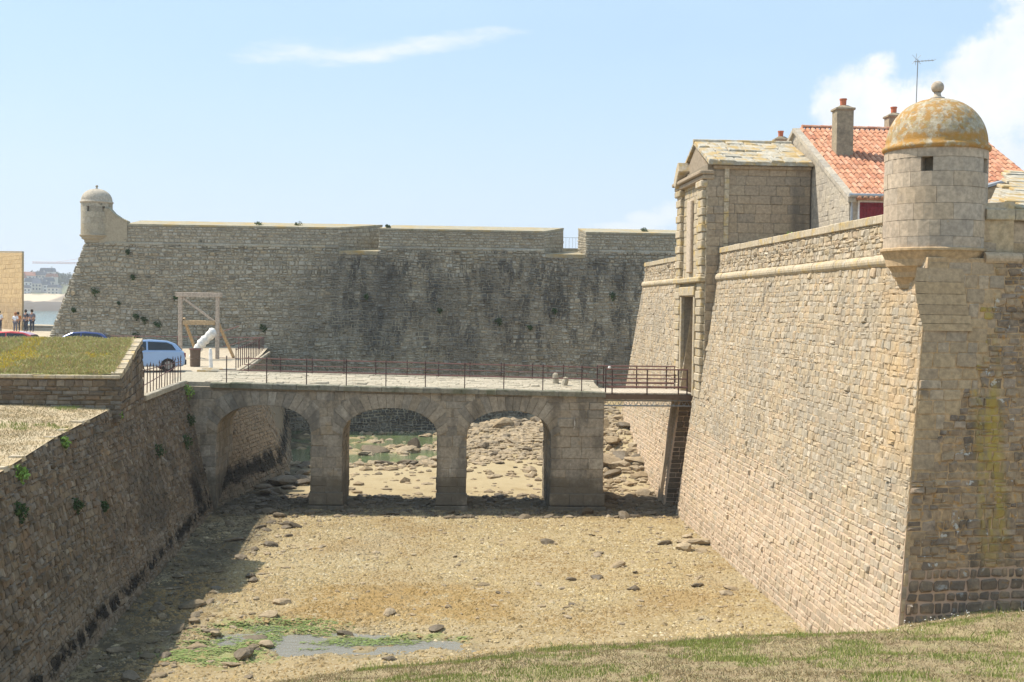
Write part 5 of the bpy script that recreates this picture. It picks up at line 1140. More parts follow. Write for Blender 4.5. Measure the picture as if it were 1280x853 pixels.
# ================================================================== PEOPLE
SKIN = plain('skin', (.48, .28, .19), .6)
def person(loc, rz, h, shirt, trouser, hair, label, lean=0.):
    r = empty('person', loc, label, 'person'); r.rotation_euler = (0, 0, rz); s = h/1.75
    J = [(0, 0, .95, .13), (0, 0, 1.15, .13), (0, 0, 1.36, .145), (0, 0, 1.47, .06), (0, .0, 1.52, .055), (0, .01, 1.60, .09), (0, .01, 1.69, .085),
         (-.10, 0, .90, .095), (-.11, .02, .50, .062), (-.11, -.02, .09, .042), (-.11, .13, .04, .04), (.10, 0, .90, .095), (.11, .02, .50, .062), (.12, -.02, .09, .042), (.12, .13, .04, .04),
         (-.19, 0, 1.40, .058), (-.25, -.02, 1.14, .045), (-.20, .12, .93, .034), (-.17, .2, .86, .03), (.19, 0, 1.40, .058), (.25, -.02, 1.14, .045), (.22, .12, .93, .034), (.19, .2, .86, .03)]
    E_ = [(0, 1), (1, 2), (2, 3), (3, 4), (4, 5), (5, 6), (0, 7), (7, 8), (8, 9), (9, 10), (0, 11), (11, 12), (12, 13), (13, 14), (2, 15), (15, 16), (16, 17), (17, 18), (2, 19), (19, 20), (20, 21), (21, 22)]
    def skinned(name, ids, mat, grow=0., sub=1):
        mp = {j: i for i, j in enumerate(ids)}; ed = [(mp[a], mp[b_]) for a, b_ in E_ if a in mp and b_ in mp]
        me = bpy.data.meshes.new(name); me.from_pydata([(J[j][0]*s, J[j][1]*s+lean*max(0, J[j][2]-.9), J[j][2]*s) for j in ids], ed, []); o = link(name, me, mat, r)
        o.modifiers.new('skin', 'SKIN')
        for i, j in enumerate(ids): me.skin_vertices[0].data[i].radius = ((J[j][3]+grow)*s*(1.25 if j in (0, 1, 2) else 1), (J[j][3]+grow)*s*(.85 if j in (0, 1, 2) else 1))
        me.skin_vertices[0].data[0].use_root = True
        sd = o.modifiers.new('sub', 'SUBSURF'); sd.levels = sd.render_levels = sub; return o
    skinned('body', list(range(23)), SKIN, 0, 2)
    skinned('shirt', [0, 1, 2, 15, 16, 19, 20], shirt, .018); skinned('trousers', [0, 7, 8, 9, 11, 12, 13], trouser, .014)
    hm = MB(); hm.lathe((0, (.0+lean*.7)*1, 1.64*s), [(.09, -.09), (.112, -.02), (.108, .05), (.07, .115), (0, .135)], 14).build('hair', hair, r, smooth=True)
    MB().box((0, (.105+lean*.7), 1.60*s), (.02, .03, .035)).build('nose', SKIN, r)
    return r
K_ = lambda n, c_: plain(n, c_, .85)
sw, sg_, so, sdk = K_('white_cotton', (.75, .77, .82)), K_('grey_cotton', (.16, .16, .20)), K_('orange_cotton', (.60, .20, .05)), K_('dark_denim', (.05, .06, .09))
h1_, h2_ = K_('dark_hair', (.03, .025, .02)), K_('auburn_hair', (.30, .12, .05))
for (x, y, rz, h, a, b_, hh, lb) in ((-34.1, 95, .6, 1.66, sw, sdk, h1_, 'person in a white top at the left, walking towards the water'),
    (-32.75, 94.6, -.2, 1.55, sw, sg_, h2_, 'shorter person in white with reddish hair beside two darker figures'), (-32.75, 97, 2.6, 1.76, sdk, sdk, h1_, 'person in black standing behind the reddish haired one'),
    (-32.15, 96.6, 2.9, 1.78, sg_, sdk, h1_, 'person in grey at the right end of the little group'), (-33.45, 97.2, .3, 1.55, so, sdk, h1_, 'person in orange half hidden at the left of the group')):
    person((x, y, 6.07), rz, h, a, b_, hh, lb, .05)

# ================================================================== FAR COAST
cx0 = np.arange(-700, 500, 8.); cv_ = np.array([0, 6, 14, 24, 36, 55, 90, 140, 200, 300]); cz = np.array([-2, 2.5, 6.5, 8.2, 9.6, 12.5, 16, 19, 21, 18])
CX, CV = np.meshgrid(cx0, cv_); CZ = np.interp(CV, cv_, cz)+1.4*fbm(CX*.02, CV*.03, 90, 4)*np.minimum(CV/10, 2.2); CY = 882+CV+14*fbm(CX*.006, 0*CX, 91, 3)
mt, t, p = newmat('coast_soil'); pos = t.add('ShaderNodeNewGeometry').outputs['Position']; sep = t.add('ShaderNodeSeparateXYZ', {0: pos}).outputs
nz = t.math('ADD', sep[2], t.math('MULTIPLY', t.math('SUBTRACT', t.noise(pos, .08, 5, .6), .5), 5.))
c = t.mix(t.mr(nz, 6.2, 7.2), (.11, .085, .06), (.55, .44, .30)); c = t.mix(t.mr(nz, 11.8, 13.), c, (.14, .15, .07)); sx_ = t.mr(sep[0], -291, -285); c = t.mix(t.math('MULTIPLY', sx_, t.mr(nz, 6, 8)), c, (.22, .17, .11))
t.l.new(c, p.inputs['Base Color']); p.inputs['Roughness'].default_value = .95
sheet('far_coast', CX, CY, CZ, mt, 'far shore with rocks, a strip of beach and wooded rising ground')
# seaside houses
HW = stone_mat('seaside_render', [(.70, .67, .60), (.76, .74, .70), (.62, .57, .48), (.72, .66, .55)]); HR1 = plain('red_roof', (.42, .17, .10)); HR2 = plain('slate_roof', (.16, .17, .20)); HWIN = plain('house_window', (.06, .07, .09), .2)
hs = [(37, 356, 11, 9, 1, 'red roofed white house left of the others on the far shore'), (45, 363, 8, 5, 0, 'low white house by the beach on the far shore'), (52, 358, 9, 7, 0, 'white house with slate gable near the middle of the far shore'),
      (59, 361, 7, 8, 0, 'narrow white house with a steep gable on the far shore'), (66, 360, 10, 6, 0, 'pale grey roofed house right of the narrow one on the far shore'), (73, 357, 9, 7, 0, 'cream house with dark roof towards the bastion edge'),
      (50, 349, 9, 6, 1, 'small red roofed house higher on the far hill'), (64, 348, 8, 6, 0, 'upper white house among trees on the far hill'), (72, 345, 11, 7, 0, 'tall pale building near the crane on the far hill'), (32, 352, 8, 5, 0, 'house at the left edge of the far shore beside the tan building'), (80, 362, 9, 5, 0, 'low white house next to the far bastion edge'), (77, 350, 8, 6, 1, 'red roofed house among trees right of the crane')]
for k_, (px, py, w_, hgt, rc, lb) in enumerate(hs):
    d_y = 935+(365-py)*4.5; x = (px-551)/1500*d_y-1; z = 8.7+(374.3-py)/1500*d_y-3
    r = empty('seaside_house', (x, d_y, z-3), lb, 'house', None); r.rotation_euler = (0, 0, RNG.uniform(-.5, .5)); w2 = w_*.62
    MB().box((0, 0, hgt*.4+1), (w_, w2, hgt*.8+4)).build('wall', HW, r); zt_ = hgt*.8+3
    MB().ext([(-w_/2-.4, zt_), (w_/2+.4, zt_), (w_/2-.8, zt_+hgt*.45), (-w_/2+.8, zt_+hgt*.45)], 'y', -w2/2-.3, w2/2+.3).build('roof', HR1 if rc else HR2, r) if k_ % 3 else MB().ext([(-w2/2-.3, zt_), (w2/2+.3, zt_), (0, zt_+hgt*.55)], 'x', -w_/2, w_/2).build('roof', HR1 if rc else HR2, r)
    for i in range(3):
        for j in range(2): MB().box((-w_/2+w_*(i+.5)/3, -w2/2-.04, zt_-1.6-2.6*j), (1.1, .1, 1.4)).build('window', HWIN, r)
    MB().box((w_*.3, 0, zt_+hgt*.45), (.9, .9, 2.2)).build('chimney', HW, r)
def leaf_cloud(n, blobs, size, flat=.6):
    """many small leaf quads spread through a few uneven clumps; returns verts, quads"""
    bw = np.array([b_[3]**2 for b_ in blobs]); pick = RNG.choice(len(blobs), n, p=bw/bw.sum()); B = np.array(blobs)[pick]
    d = RNG.normal(size=(n, 3)); d /= np.linalg.norm(d, axis=1, keepdims=True); rr = B[:, 3:4]*RNG.uniform(.45, 1.08, (n, 1))
    c_ = B[:, :3]+d*rr*np.array((1, 1, flat)); a = RNG.normal(size=(n, 3)); a /= np.linalg.norm(a, axis=1, keepdims=True); b_ = np.cross(a, RNG.normal(size=(n, 3))); b_ /= np.linalg.norm(b_, axis=1, keepdims=True)
    s = size*RNG.uniform(.6, 1.3, (n, 1)); V = np.stack([c_-a*s, c_-b_*s*.5, c_+a*s, c_+b_*s*.5], 1).reshape(-1, 3)
    return V, np.arange(4*n).reshape(n, 4)
tm = []
for v_ in range(4):
    bl = [(RNG.uniform(-2.2, 2.2), RNG.uniform(-2, 2), RNG.uniform(3.5, 7.5), RNG.uniform(1.4, 2.6)) for _ in range(8)]; V, Q = leaf_cloud(420, bl, .55, .8); tm.append(np_mesh('crown', V, [Q]))
trk = MB().tube([(0, 0, -1), (.1, 0, 2.5), (0, .1, 5)], [.35, .25, .1], 6).tube([(.1, 0, 2.5), (1.2, .4, 4.8)], [.18, .06], 5).tube([(.1, 0, 2.8), (-1.2, -.3, 5)], [.18, .06], 5)
tk0 = trk.build('trunk', M_BARK); tkm = tk0.data; bpy.data.objects.remove(tk0)
for i, px in enumerate(sorted(RNG.uniform(24, 112, 20))):
    py = RNG.uniform(338, 352); d_y = 950+(365-py)*5+RNG.uniform(0, 40); x = (px-551)/1500*d_y; z = 8.7+(374.3-py)/1500*d_y-10
    z = float(np.interp(d_y-882, cv_, cz)); r = empty('shore_tree', (x, d_y, z-.5), 'dark green far shore tree, '+'first,second,third,fourth,fifth,sixth,seventh,eighth,ninth,tenth,eleventh,twelfth,thirteenth,fourteenth,fifteenth,sixteenth,seventeenth,eighteenth,nineteenth,twentieth'.split(',')[i]+' going right from the tan building', 'tree', 'trees on the far shore'); s = RNG.uniform(.8, 1.5); r.scale = (s, s, s*RNG.uniform(.8, 1.1)); r.rotation_euler = (0, 0, RNG.uniform(0, 6))
    link('crown', tm[i % 4], M_TREE, r); link('trunk', tkm, M_BARK, r)
V, Q = leaf_cloud(14000, [(x, 1040+30*math.sin(x), 18+3*math.sin(x*.07), 13) for x in np.arange(-690, 500, 16)], 1.5, .55)
tag(link('distant_woodland', np_mesh('distant_woodland', V, [Q]), M_TREE), 'dark belt of distant woodland along the far hill', kind='stuff')
M_CRN = plain('crane_paint', (.62, .40, .36)); cr = empty('tower_crane', (-275.5, 960, 14), 'pale tower crane with a long level jib over the far shore', 'crane')
def truss(root, name, a, b_, w_, n, r_):
    a, b_ = Vector(a), Vector(b_); d = (b_-a); k1 = Vector((0, 1, 0)); k2 = d.normalized().cross(k1).normalized(); m_ = MB(); cs = [k1*w_+k2*w_, k1*w_-k2*w_, -k1*w_-k2*w_, -k1*w_+k2*w_]
    for c_ in cs: m_.tube([a+c_, b_+c_], r_, 4)
    for i in range(n):
        for j in range(4): m_.tube([a+d*(i/n)+cs[j], a+d*((i+1)/n)+cs[(j+1) % 4]], r_*.6, 3)
    m_.build(name, M_CRN, root)
truss(cr, 'mast', (0, 0, 0), (0, 0, 22), .8, 12, .22); truss(cr, 'jib', (-44, 0, 23), (14, 0, 23), .55, 26, .16); MB().box((11, 0, 21.6), (3.5, 1.4, 2.2)).build('counterweight', M_CHIM, cr); MB().box((0, -.6, 22.5), (2.2, 2.2, 2.4)).build('cab', M_CRN, cr)
MB().tube([(0, 0, 23), (0, 0, 28)], .3, 5).tube([(0, 0, 28), (-26, 0, 23.6)], .1, 4).tube([(0, 0, 28), (11, 0, 23.6)], .1, 4).build('apex_ties', M_CRN, cr)

# ================================================================== PEBBLES, ROCKS
def pebble_mesh(n, X_, Y_, Z_, S_, name, mat, label, faces=8):
    if faces == 8:
        base = np.array([(1, 0, 0), (0, 1, 0), (-1, 0, 0), (0, -1, 0), (0, 0, 1), (0, 0, -1)], float); F_ = np.array([(0, 1, 4), (1, 2, 4), (2, 3, 4), (3, 0, 4), (1, 0, 5), (2, 1, 5), (3, 2, 5), (0, 3, 5)])
    else:
        bm = bmesh.new(); bmesh.ops.create_icosphere(bm, subdivisions=1, radius=1); base = np.array([v.co[:] for v in bm.verts]); F_ = np.array([[v.index for v in f.verts] for f in bm.faces]); bm.free()
    K = len(base); a = RNG.uniform(0, math.tau, n); ca, sa = np.cos(a), np.sin(a)
    B = base[None]*(1+RNG.uniform(-.25, .25, (n, K, 1))); sc = np.stack([RNG.uniform(.8, 1.5, n), RNG.uniform(.6, 1., n), RNG.uniform(.35, .7, n)], -1)*S_[:, None]; B = B*sc[:, None, :]
    V = np.stack([B[..., 0]*ca[:, None]-B[..., 1]*sa[:, None], B[..., 0]*sa[:, None]+B[..., 1]*ca[:, None], B[..., 2]], -1)+np.stack([X_, Y_, Z_], -1)[:, None, :]
    return tag(link(name, np_mesh(name, V.reshape(-1, 3), [(F_[None]+(np.arange(n)*K)[:, None, None]).reshape(-1, 3)]), mat), label, kind='stuff')
def scatter(n, x0, x1, y0, y1, dens):
    X_ = RNG.uniform(x0, x1, n); Y_ = RNG.uniform(y0, y1, n); k_ = RNG.random(n) < dens(X_, Y_)
    inx = (X_ > np.interp(Y_, [2, 28, 50.5, 61, 84], [-7.5, -8.5, -9.3, -7.6, -10])) & (X_ < 10.6) & (toe(X_)-Y_ < .4); k_ &= inx; return X_[k_], Y_[k_]
X_, Y_ = scatter(120000, -9.5, 10.6, 25, 51, lambda x, y: np.clip(.62+.7*fbm(x*.4, y*.4, 15, 4)-.5*np.exp(-(((x+1.)/3.6)**2+((y-31)/1.1)**2))-.35*sst(-6.8, -7.6, x), .05, 1)); Z_ = ground(X_, Y_)
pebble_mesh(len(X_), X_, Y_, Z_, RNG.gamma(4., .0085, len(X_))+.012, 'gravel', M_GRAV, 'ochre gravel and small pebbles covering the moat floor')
X_, Y_ = scatter(4200, -9.5, 10.6, 26, 52, lambda x, y: np.clip(-.02+.5*sst(3, 9, x)*sst(30, 40, y)+.6*sst(-3, -7, x)+.3*sst(47, 50, y)+.5*fbm(x*.5, y*.5, 16, 3), .04, 1)); Z_ = ground(X_, Y_)
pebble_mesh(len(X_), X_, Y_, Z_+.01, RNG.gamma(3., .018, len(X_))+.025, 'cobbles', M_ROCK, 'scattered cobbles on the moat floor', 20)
X_, Y_ = scatter(11000, -9, 10.6, 51, 83, lambda x, y: np.clip(sst(62, 66, y)*.9*sst(-6, 0, x)+.8*sst(5, 8, x)+.5*np.exp(-((y-64.8)/1.0)**2)+.06, 0, 1)); Z_ = ground(X_, Y_)
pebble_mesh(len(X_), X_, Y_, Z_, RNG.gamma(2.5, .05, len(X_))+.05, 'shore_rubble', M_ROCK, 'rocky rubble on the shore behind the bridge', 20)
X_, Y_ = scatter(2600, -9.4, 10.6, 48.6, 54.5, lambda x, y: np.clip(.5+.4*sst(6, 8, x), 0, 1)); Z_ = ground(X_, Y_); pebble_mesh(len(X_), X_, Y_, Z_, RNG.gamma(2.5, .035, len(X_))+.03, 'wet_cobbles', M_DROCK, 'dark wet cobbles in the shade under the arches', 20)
n = 60000; X_ = RNG.uniform(-8, 2, n); Y_ = RNG.uniform(27.5, 35, n)
d_ = np.exp(-(((X_+4.2)/1.9)**2+((Y_-32.0)/1.1)**2))+np.exp(-(((X_+5.6)/1.7)**2+((Y_-29.9)/1.2)**2))+.6*np.exp(-(((X_+1.)/2.2)**2+((Y_-31.2)/.5)**2)); d_ = d_*(1+2.6*fbm(X_*1.3, Y_*2.4, 95, 4)); kk = (RNG.random(n) < np.clip(1.5*(d_-.35), 0, .8)) & (toe(X_)-Y_ < 0); X_, Y_ = X_[kk], Y_[kk]; n = len(X_)
a_ = RNG.normal(0, .5, n); u_ = np.stack([np.cos(a_), np.sin(a_), 0*a_], -1); v_ = np.stack([-np.sin(a_), np.cos(a_), 0*a_], -1); P_ = np.stack([X_, Y_, np.maximum(ground(X_, Y_), -.10)+RNG.uniform(.004, .03, n)], -1); L_ = RNG.uniform(.03, .09, (n, 1)); W_ = RNG.uniform(.008, .02, (n, 1)); zj = np.zeros((n, 3)); zj[:, 2] = RNG.uniform(-.012, .012, n)
V_ = np.stack([P_-u_*L_, P_-v_*W_, P_+u_*L_+zj, P_+v_*W_+zj*.5], 1).reshape(-1, 3)
tag(link('green_algae', np_mesh('green_algae', V_, [np.arange(4*n).reshape(n, 4)]), leafmat('algae', [(.15, .23, .055), (.21, .29, .08), (.20, .22, .08), (.11, .16, .05)])), 'stringy bright green algae round the pool', kind='stuff')
rockm = []
for v_ in range(9):
    bm = bmesh.new(); bmesh.ops.create_icosphere(bm, subdivisions=2, radius=1); sq = RNG.uniform(.45, .75); ex_ = RNG.uniform(1., 1.6)
    pl_ = [(Vector(RNG.normal(size=3)).normalized(), RNG.uniform(.55, .85)) for _ in range(9)]
    for v in bm.verts:
        for n_, d in pl_:
            k_ = v.co.dot(n_)-d
            if k_ > 0: v.co -= n_*k_
        v.co *= 1+RNG.uniform(-.04, .04); v.co.x *= ex_; v.co.z *= sq
    me = bpy.data.meshes.new('rock'); bm.to_mesh(me); bm.free(); rockm.append(me)
rmats = [M_ROCK, M_DROCK]; rockmm = []
for me in rockm:
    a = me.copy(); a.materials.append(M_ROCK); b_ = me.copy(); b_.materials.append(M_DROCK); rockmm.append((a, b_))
def rock(x, y, s, dark, label, group=None, sink=.15, name='rock', zs=1.):
    o = bpy.data.objects.new(name, rockmm[int(RNG.integers(9))][1 if dark else 0]); COL.objects.link(o); o.location = (x, y, float(ground(x, y))+s*.28-sink*s); o.rotation_euler = (RNG.uniform(-.25, .25), RNG.uniform(-.25, .25), RNG.uniform(0, 6.28)); o.scale = (s, s, s*zs); tag(o, label, 'rock', group); return o
for (x, y, s, dk, lb, zs) in ((-1.17, 29.35, .17, 1, 'dark lone stone nearest the camera at the edge of the pool', 1), (-.62, 31.1, .22, 0, 'flat pale stone lying in the pool, the larger of two side by side', .8), (-.05, 31.9, .19, 1, 'flat brown stone behind the pale one in the pool', .7),
    (-2.45, 31.75, .17, 1, 'upright brown stone at the left end of the pool', 1.3), (-4.8, 31.55, .28, 1, 'wide dark stone among the green weed', .6), (-6.95, 34.3, .34, 0, 'pale grey boulder half buried in the shadow of the moat wall', .7), (-6.9, 31.95, .30, 0, 'flat grey stone at the foot of the shadow', .6),
    (-1.35, 33.4, .2, 0, 'brown stone just behind the pool', .9), (8.81, 42.4, .30, 0, 'rounded grey boulder near the foot of the right bastion', 1.1), (9.5, 43.5, .5, 0, 'long flat slab against the foot of the right bastion', .5), (8.3, 43.6, .3, 1, 'dark stone behind the rounded boulder by the right bastion', .7),
    (6.0, 36.3, .2, 1, 'dark pyramid shaped stone on the open gravel at right', 1.2), (8.1, 36.9, .22, 1, 'flat dark stone nearest the right bastion', .6), (4.0, 43.4, .3, 1, 'low dark stone in the middle of the gravel', .6), (6.0, 39.6, .24, 0, 'brown stone on the gravel between the slab and the pyramid stone', .8),
    (4.0, 76, .85, 0, 'large pointed boulder seen through the right arch', 1.3), (-1.5, 73.5, .42, 1, 'dark upright stone standing in the shallows through the middle arch', 2.6), (-4.0, 71.5, .75, 1, 'dark rounded rock in the shallows through the middle arch', .8), (1.4, 77, .6, 0, 'broad brown rock at the left of the right arch', .8), (8.4, 59.5, .7, 0, 'reddish angular rock between the bridge and the bastion', 1.),
    (8.9, 66., .75, 0, 'brown boulder leaning on the far part of the bastion wall', 1.1), (6.8, 79, .8, 1, 'dark rock at the right side of the right arch', .8)):
    rock(x, y, s, dk, lb, zs=zs)
rng2 = random.Random(3)
ORD = 'nearest,second nearest,third nearest,fourth nearest,fifth nearest,sixth nearest,seventh nearest,eighth nearest,ninth nearest,tenth nearest,eleventh nearest,twelfth nearest,thirteenth nearest,fourteenth nearest,fifteenth nearest,sixteenth nearest,seventeenth nearest,eighteenth nearest,nineteenth nearest,farthest'.split(',')
def field(n, xr, yr, sr, dark, label, group, cond=lambda x, y: True):
    c_ = 0; tries = 0; made = []
    while c_ < n and tries < 4000:
        tries += 1; x = rng2.uniform(*xr); y = rng2.uniform(*yr)
        if toe(x)-y > -.3 or not cond(x, y): continue
        made.append(rock(x, y, rng2.uniform(*sr)*rng2.choice((.7, 1, 1, 1.3)), dark if dark is not None else int(rng2.random() < .4), label, group, zs=rng2.uniform(.5, 1))); c_ += 1
    xm = sum(o.location.x for o in made)/max(1, len(made)); half = {0: [], 1: []}
    for o in made: half[int(o.location.x > xm)].append(o)
    for k_, l_ in half.items():
        l_.sort(key=lambda o: o.location.y)
        for i, o in enumerate(l_): o['label'] = ORD[min(i, 19)]+' on the '+('right' if k_ else 'left')+' side: '+label
field(26, (-8., -4.2), (26.5, 36), (.12, .24), None, 'brown stone beside the green weed', 'stones on the wet ground at left')
field(18, (-8.2, -5.5), (36, 48), (.13, .26), 1, 'dark stone in the moat wall shadow', 'stones in the shade of the moat wall')
field(20, (3.0, 9.8), (34, 48.5), (.09, .17), None, 'small stone towards the right bastion', 'stones on the gravel at right')
field(8, (-3, 3), (33, 47), (.07, .11), None, 'tiny stone on the open gravel', 'stones on the open gravel')
field(28, (-8.3, 9.2), (48.6, 50.2), (.14, .3), 1, 'wet dark stone at the pier feet', 'stones at the foot of the bridge')
field(34, (-.5, 7), (62, 80), (.2, .42), None, 'brown rock seen through the right arch', 'rocks through the right arch')
field(26, (7, 10.2), (53, 67), (.24, .5), None, 'rock piled against the bastion foot', 'rocks against the bastion')
field(24, (-7.5, 1), (63.5, 66.5), (.2, .4), None, 'flat rock in the line behind the sand', 'rocks behind the sand')
field(26, (-5, 3), (67, 80), (.22, .5), 0, 'pale rock at the channel edge', 'rocks through the middle arch')
field(12, (-8.2, -6.5), (53, 62), (.3, .6), 1, 'dark rock inside the left arch', 'rocks inside the left arch')

# ================================================================== VEGETATION
def blades(X_, Y_, Z_, H_, W_, name, mat, label, parent=None, off=None, lean=.5):
    n = len(X_); a = RNG.uniform(0, math.tau, n); d = np.stack([np.cos(a), np.sin(a), 0*a], -1); b_ = RNG.uniform(0, math.tau, n); l = np.stack([np.cos(b_), np.sin(b_), 0*b_], -1)*(RNG.uniform(.1, 1, n)*lean*H_)[:, None]
    P = np.stack([X_, Y_, Z_-.01], -1); w_ = W_[:, None] if hasattr(W_, '__len__') else W_; up = np.array((0, 0, 1.))
    V = np.stack([P-d*w_, P+d*w_, P+l*.4+up*(H_*.6)[:, None]+d*w_*.7, P+l+up*H_[:, None], P+l*.4+up*(H_*.6)[:, None]-d*w_*.7], 1)
    o = link(name, np_mesh(name, V.reshape(-1, 3), [np.arange(5*n).reshape(n, 5)]), mat, parent); o['label'] = label; o['kind'] = 'stuff'
    if off is not None: o.location = tuple(-off)
    return o
n = 520000; X_ = RNG.uniform(-5, 17, n); Y_ = RNG.uniform(11, 33.4, n); tt = toe(X_)-Y_; vis = (tt > .15+.5*fbm(X_*1.2, Y_*1.2, 77, 3)) & (Y_ < ysf(1.6)+.12*np.maximum(X_-10.1, 0)+np.where(X_ < 10.05, 9, 0)) & (Y_ > 10)
sx1, sy1, _ = screen(np.stack([X_, Y_, ground(X_, Y_)], -1)); vis &= (sx1 > -80) & (sx1 < 1400) & (sy1 < 960)
X_, Y_, tt = X_[vis], Y_[vis], tt[vis]; g_ = fbm(X_*.8, Y_*.8, 78, 4)+.35*fbm(X_*5, Y_*5, 79, 2)+.22*np.exp(-((X_-5.5)/2.6)**2)*np.exp(-((tt-1.3)/1.2)**2)*1.6+.45*np.exp(-((X_-10)/1.2)**2-((tt-3.6)/1.3)**2)
gr = g_ > .14; rr_ = RNG.random(len(X_)); k1 = gr & (rr_ < .8); k2 = ~gr & (rr_ < .62+.9*fbm(X_*2.2, Y_*2.2, 83, 3))
for (kk, nm, mat, lb, h0, h1) in ((k1, 'green_grass', M_GRASS, 'patches of green grass on the bank at the foot of the bastion', .02, .085), (k2, 'dry_grass', M_DRY, 'dry straw coloured grass on the near bank', .015, .06)):
    x, y = X_[kk], Y_[kk]; blades(x, y, ground(x, y), RNG.uniform(h0, h1, len(x))*(1+1.6*(RNG.random(len(x)) < .035)), .006 if nm[0] == 'g' else .007, nm, mat, lb, lean=.7 if nm[0] == 'g' else 1.6)
x = RNG.normal(10.3, .5, 60); y = RNG.normal(26.5, .7, 60)-.2; x2 = RNG.uniform(4, 9, 30); y2 = RNG.normal(28.6, .5, 30); x = np.concatenate([x, x2, RNG.uniform(10, 15, 40)]); y = np.concatenate([y, y2, RNG.uniform(24.6, 25.8, 40)]); kk = y < ysf(1.6)+.12*np.maximum(x-10.1, 0)-.05; x, y = x[kk], y[kk]
pebble_mesh(len(x), x, y, ground(x, y)+.09, np.full(len(x), .017), 'white_flowers', M_FLOW, 'small white flowers in the grass at the bastion foot')
# ledge grass
n = 60000; Y_ = RNG.uniform(20, 38.4, n); U_ = RNG.gamma(1.4, 2.6, n); X_ = wallpt(Y_, topz(Y_))-U_; d_ = fbm(X_*.9, Y_*.9, 71, 4); kk = (U_ < 11) & (RNG.random(n) < np.clip(.75+1.2*d_, .12, 1)); X_, Y_, U_ = X_[kk], Y_[kk], U_[kk]; Z_ = ledge_z(X_, Y_)
gk = (fbm(X_*.7, Y_*.7, 72, 3)+.35*np.exp(-U_/.5)*sst(33, 27, Y_)) > .32
blades(X_[~gk], Y_[~gk], Z_[~gk], RNG.uniform(.015, .07, (~gk).sum()), .008, 'ledge_dry_grass', M_DRY, 'dry grass on the ledge of the moat wall', lean=1.5)
blades(X_[gk], Y_[gk], Z_[gk], RNG.uniform(.03, .10, gk.sum()), .008, 'ledge_green_grass', M_GRASS, 'green tufts along the ledge edge')
# heath on the parapet
n = 52000; PV = RNG.uniform(0, 1, n); PU = RNG.gamma(1.3, 3., n); kk = PU < 12; PV, PU = PV[kk], PU[kk]; X_ = xe0*(1-PV)+xe1*PV-.2-PU; Y_ = YP0+.1+(YP1-YP0-.1)*PV; Z_ = zt0+(zt1-zt0)*PV+.07*fbm(X_, Y_, 80, 3)
dn = fbm(X_*.9, Y_*.9, 82, 4); yl = (fbm(X_*.8+9, Y_*.8, 84, 3)+.1*PV > .30) & (RNG.random(len(X_)) < .35)
for (kk, nm, mat, lb, hh) in ((~yl, 'heath', M_MATV, 'low heath plants covering the sloping parapet top', .15), (yl, 'yellow_bloom', M_YEL, 'patches of yellow flowers in the heath', .16)):
    h_ = RNG.uniform(.04, hh, kk.sum())*(1+.9*dn[kk]); o = blades(X_[kk], Y_[kk], Z_[kk], h_, .013, nm, mat, lb, lean=1.1)
    o.parent = pp; o.location = tuple(-PO); del o['label']
# tufts rooted in the walls
def tuft(P, r_, mat, label, group=None, n=160, name='wall_plant', sz=.05):
    V, Q = leaf_cloud(n, [(0, 0, 0, r_*.9), (r_*.5, 0, -r_*.4, r_*.6), (-r_*.5, 0, r_*.3, r_*.5), (r_*.1, .1*r_, -r_*1.1, r_*.45), (.0, -.5*r_, -.3*r_, r_*.5), (0, .6*r_, .1*r_, r_*.45)], sz, .9); o = empty(name, P, label, 'plant', group)
    link('foliage', np_mesh('foliage', V, [Q]), mat, o); MB().tube([(0, 0, -.1), (.02, -.04, 0), (.05, -.1, r_*.4)], [.02, .015, .006], 5).build('stem', M_BARK, o)
WP = [(31.6, 3.4, .20, 0, 'dark leafy tuft low on the left moat wall, largest of the near ones'), (34.1, 2.95, .14, 0, 'small dark tuft just right of the largest near one on the moat wall'), (42.4, 3.5, .26, 0, 'rounded dark tuft in the middle of the left moat wall'),
      (47.6, 3.25, .30, 0, 'dark tuft near the bridge on the left moat wall'), (49.4, 3.9, .25, 0, 'upper dark tuft nearest the bridge corner'), (27.3, 4.0, .22, 0, 'green tuft at the left edge of the picture on the moat wall'), (38.0, 5.15, .17, 1, 'bright green tuft where the ledge ends at the parapet'), (31.8, 5.0, .15, 1, 'bright green tuft on the ledge edge'),
      (50.2, 5.0, .36, 1, 'bright green bush hanging at the corner of quay and bridge'), (27.9, 4.75, .2, 1, 'yellow green tuft on the nearest stretch of ledge edge')]
for (y, z, r_, br, lb) in WP: tuft((wallpt(y, z)+.05, y, z), r_, M_TUFTL if br else M_TUFT, lb, n=240)
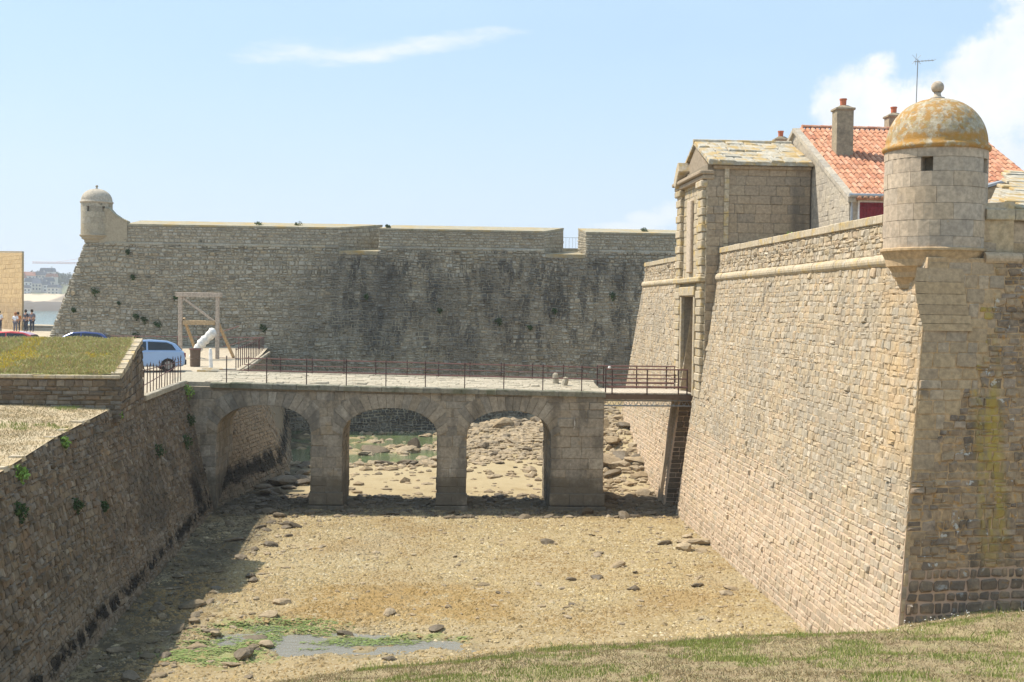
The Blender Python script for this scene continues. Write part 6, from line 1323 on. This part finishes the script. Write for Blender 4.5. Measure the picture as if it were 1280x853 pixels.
fb_ = [(-22., 8.5), (-21.1, 10.3), (-20.8, 7.6), (-20.75, 6.3), (-20.25, 7.4), (-19.35, 7.1), (-21.5, 12.0), (-23.6, 9.3), (-18.2, 8.9), (-25., 8.), (-5.2, 9.2), (-.1, 8.3), (4., 7.6), (12.0, 9.5), (7.9, 8.4), (-12.2, 7.), (6.2, 7.2)]
TL = ['dark tuft above left of the timber frame', 'dark tuft right below the far turret ramp', 'dark tuft level with the frame top', 'lowest dark tuft left of the frame', 'dark tuft just left of the frame beam', 'dark tuft touching the frame outline', 'highest dark tuft under the string course', 'dark tuft near the sloping left arris', 'dark tuft above the timber frame', 'leftmost small dark tuft', 'dark tuft below the middle parapet, left part', 'dark tuft in the middle, above the railing', 'dark tuft low right of the middle', 'rightmost dark tuft, near the gatehouse', 'dark tuft below the second embrasure', 'dark tuft between frame and first embrasure', 'lowest right tuft above the bridge bollards']
for i, (x, z) in enumerate(fb_): tuft((x, float(yf(z))-.1, z), RNG.uniform(.10, .34), M_TUFT, TL[i]+' on the far bastion wall', 'tufts on the far bastion', n=90, sz=.09)
for (x, y, z, r_, lb) in ((-12.8, 85, 14.1, .35, 'flat green bush on top of the far parapet at left'), (-10.1, 85.5, 14.15, .32, 'green bush on the far parapet left of the first embrasure'), (-3.8, 84.6, 14.1, .2, 'small green tuft on the corner of the middle far parapet'), (14.5, 85.6, 14.2, .3, 'green bush on top of the far parapet beside the gatehouse'), (12.6, 42.5, 11.25, .30, 'green bush on the parapet coping below the gatehouse'), (12.2, 47.2, 11.2, .12, 'tiny green tuft on the parapet coping near the gatehouse corner')):
    tuft((x, y, z), r_, M_TUFTL if y < 50 else M_TUFT, lb, n=220, sz=.06)
for (y, z) in ((48.5, 8.05), ): pass

# ================================================================== SEA AIR
hz = MB().box((0, 2100, 30), (7400, 5000, 66)); mt = bpy.data.materials.new('sea_air'); mt.use_nodes = True; nt = mt.node_tree; nt.nodes.clear()
o_ = nt.nodes.new('ShaderNodeOutputMaterial'); pv_ = nt.nodes.new('ShaderNodeVolumePrincipled'); pv_.inputs['Density'].default_value = .00036; pv_.inputs['Color'].default_value = (.93, .96, 1, 1); pv_.inputs['Anisotropy'].default_value = .3
nt.links.new(pv_.outputs[0], o_.inputs['Volume']); tag(hz.build('haze', mt), 'thin sea haze that fades the far shore', kind='stuff')
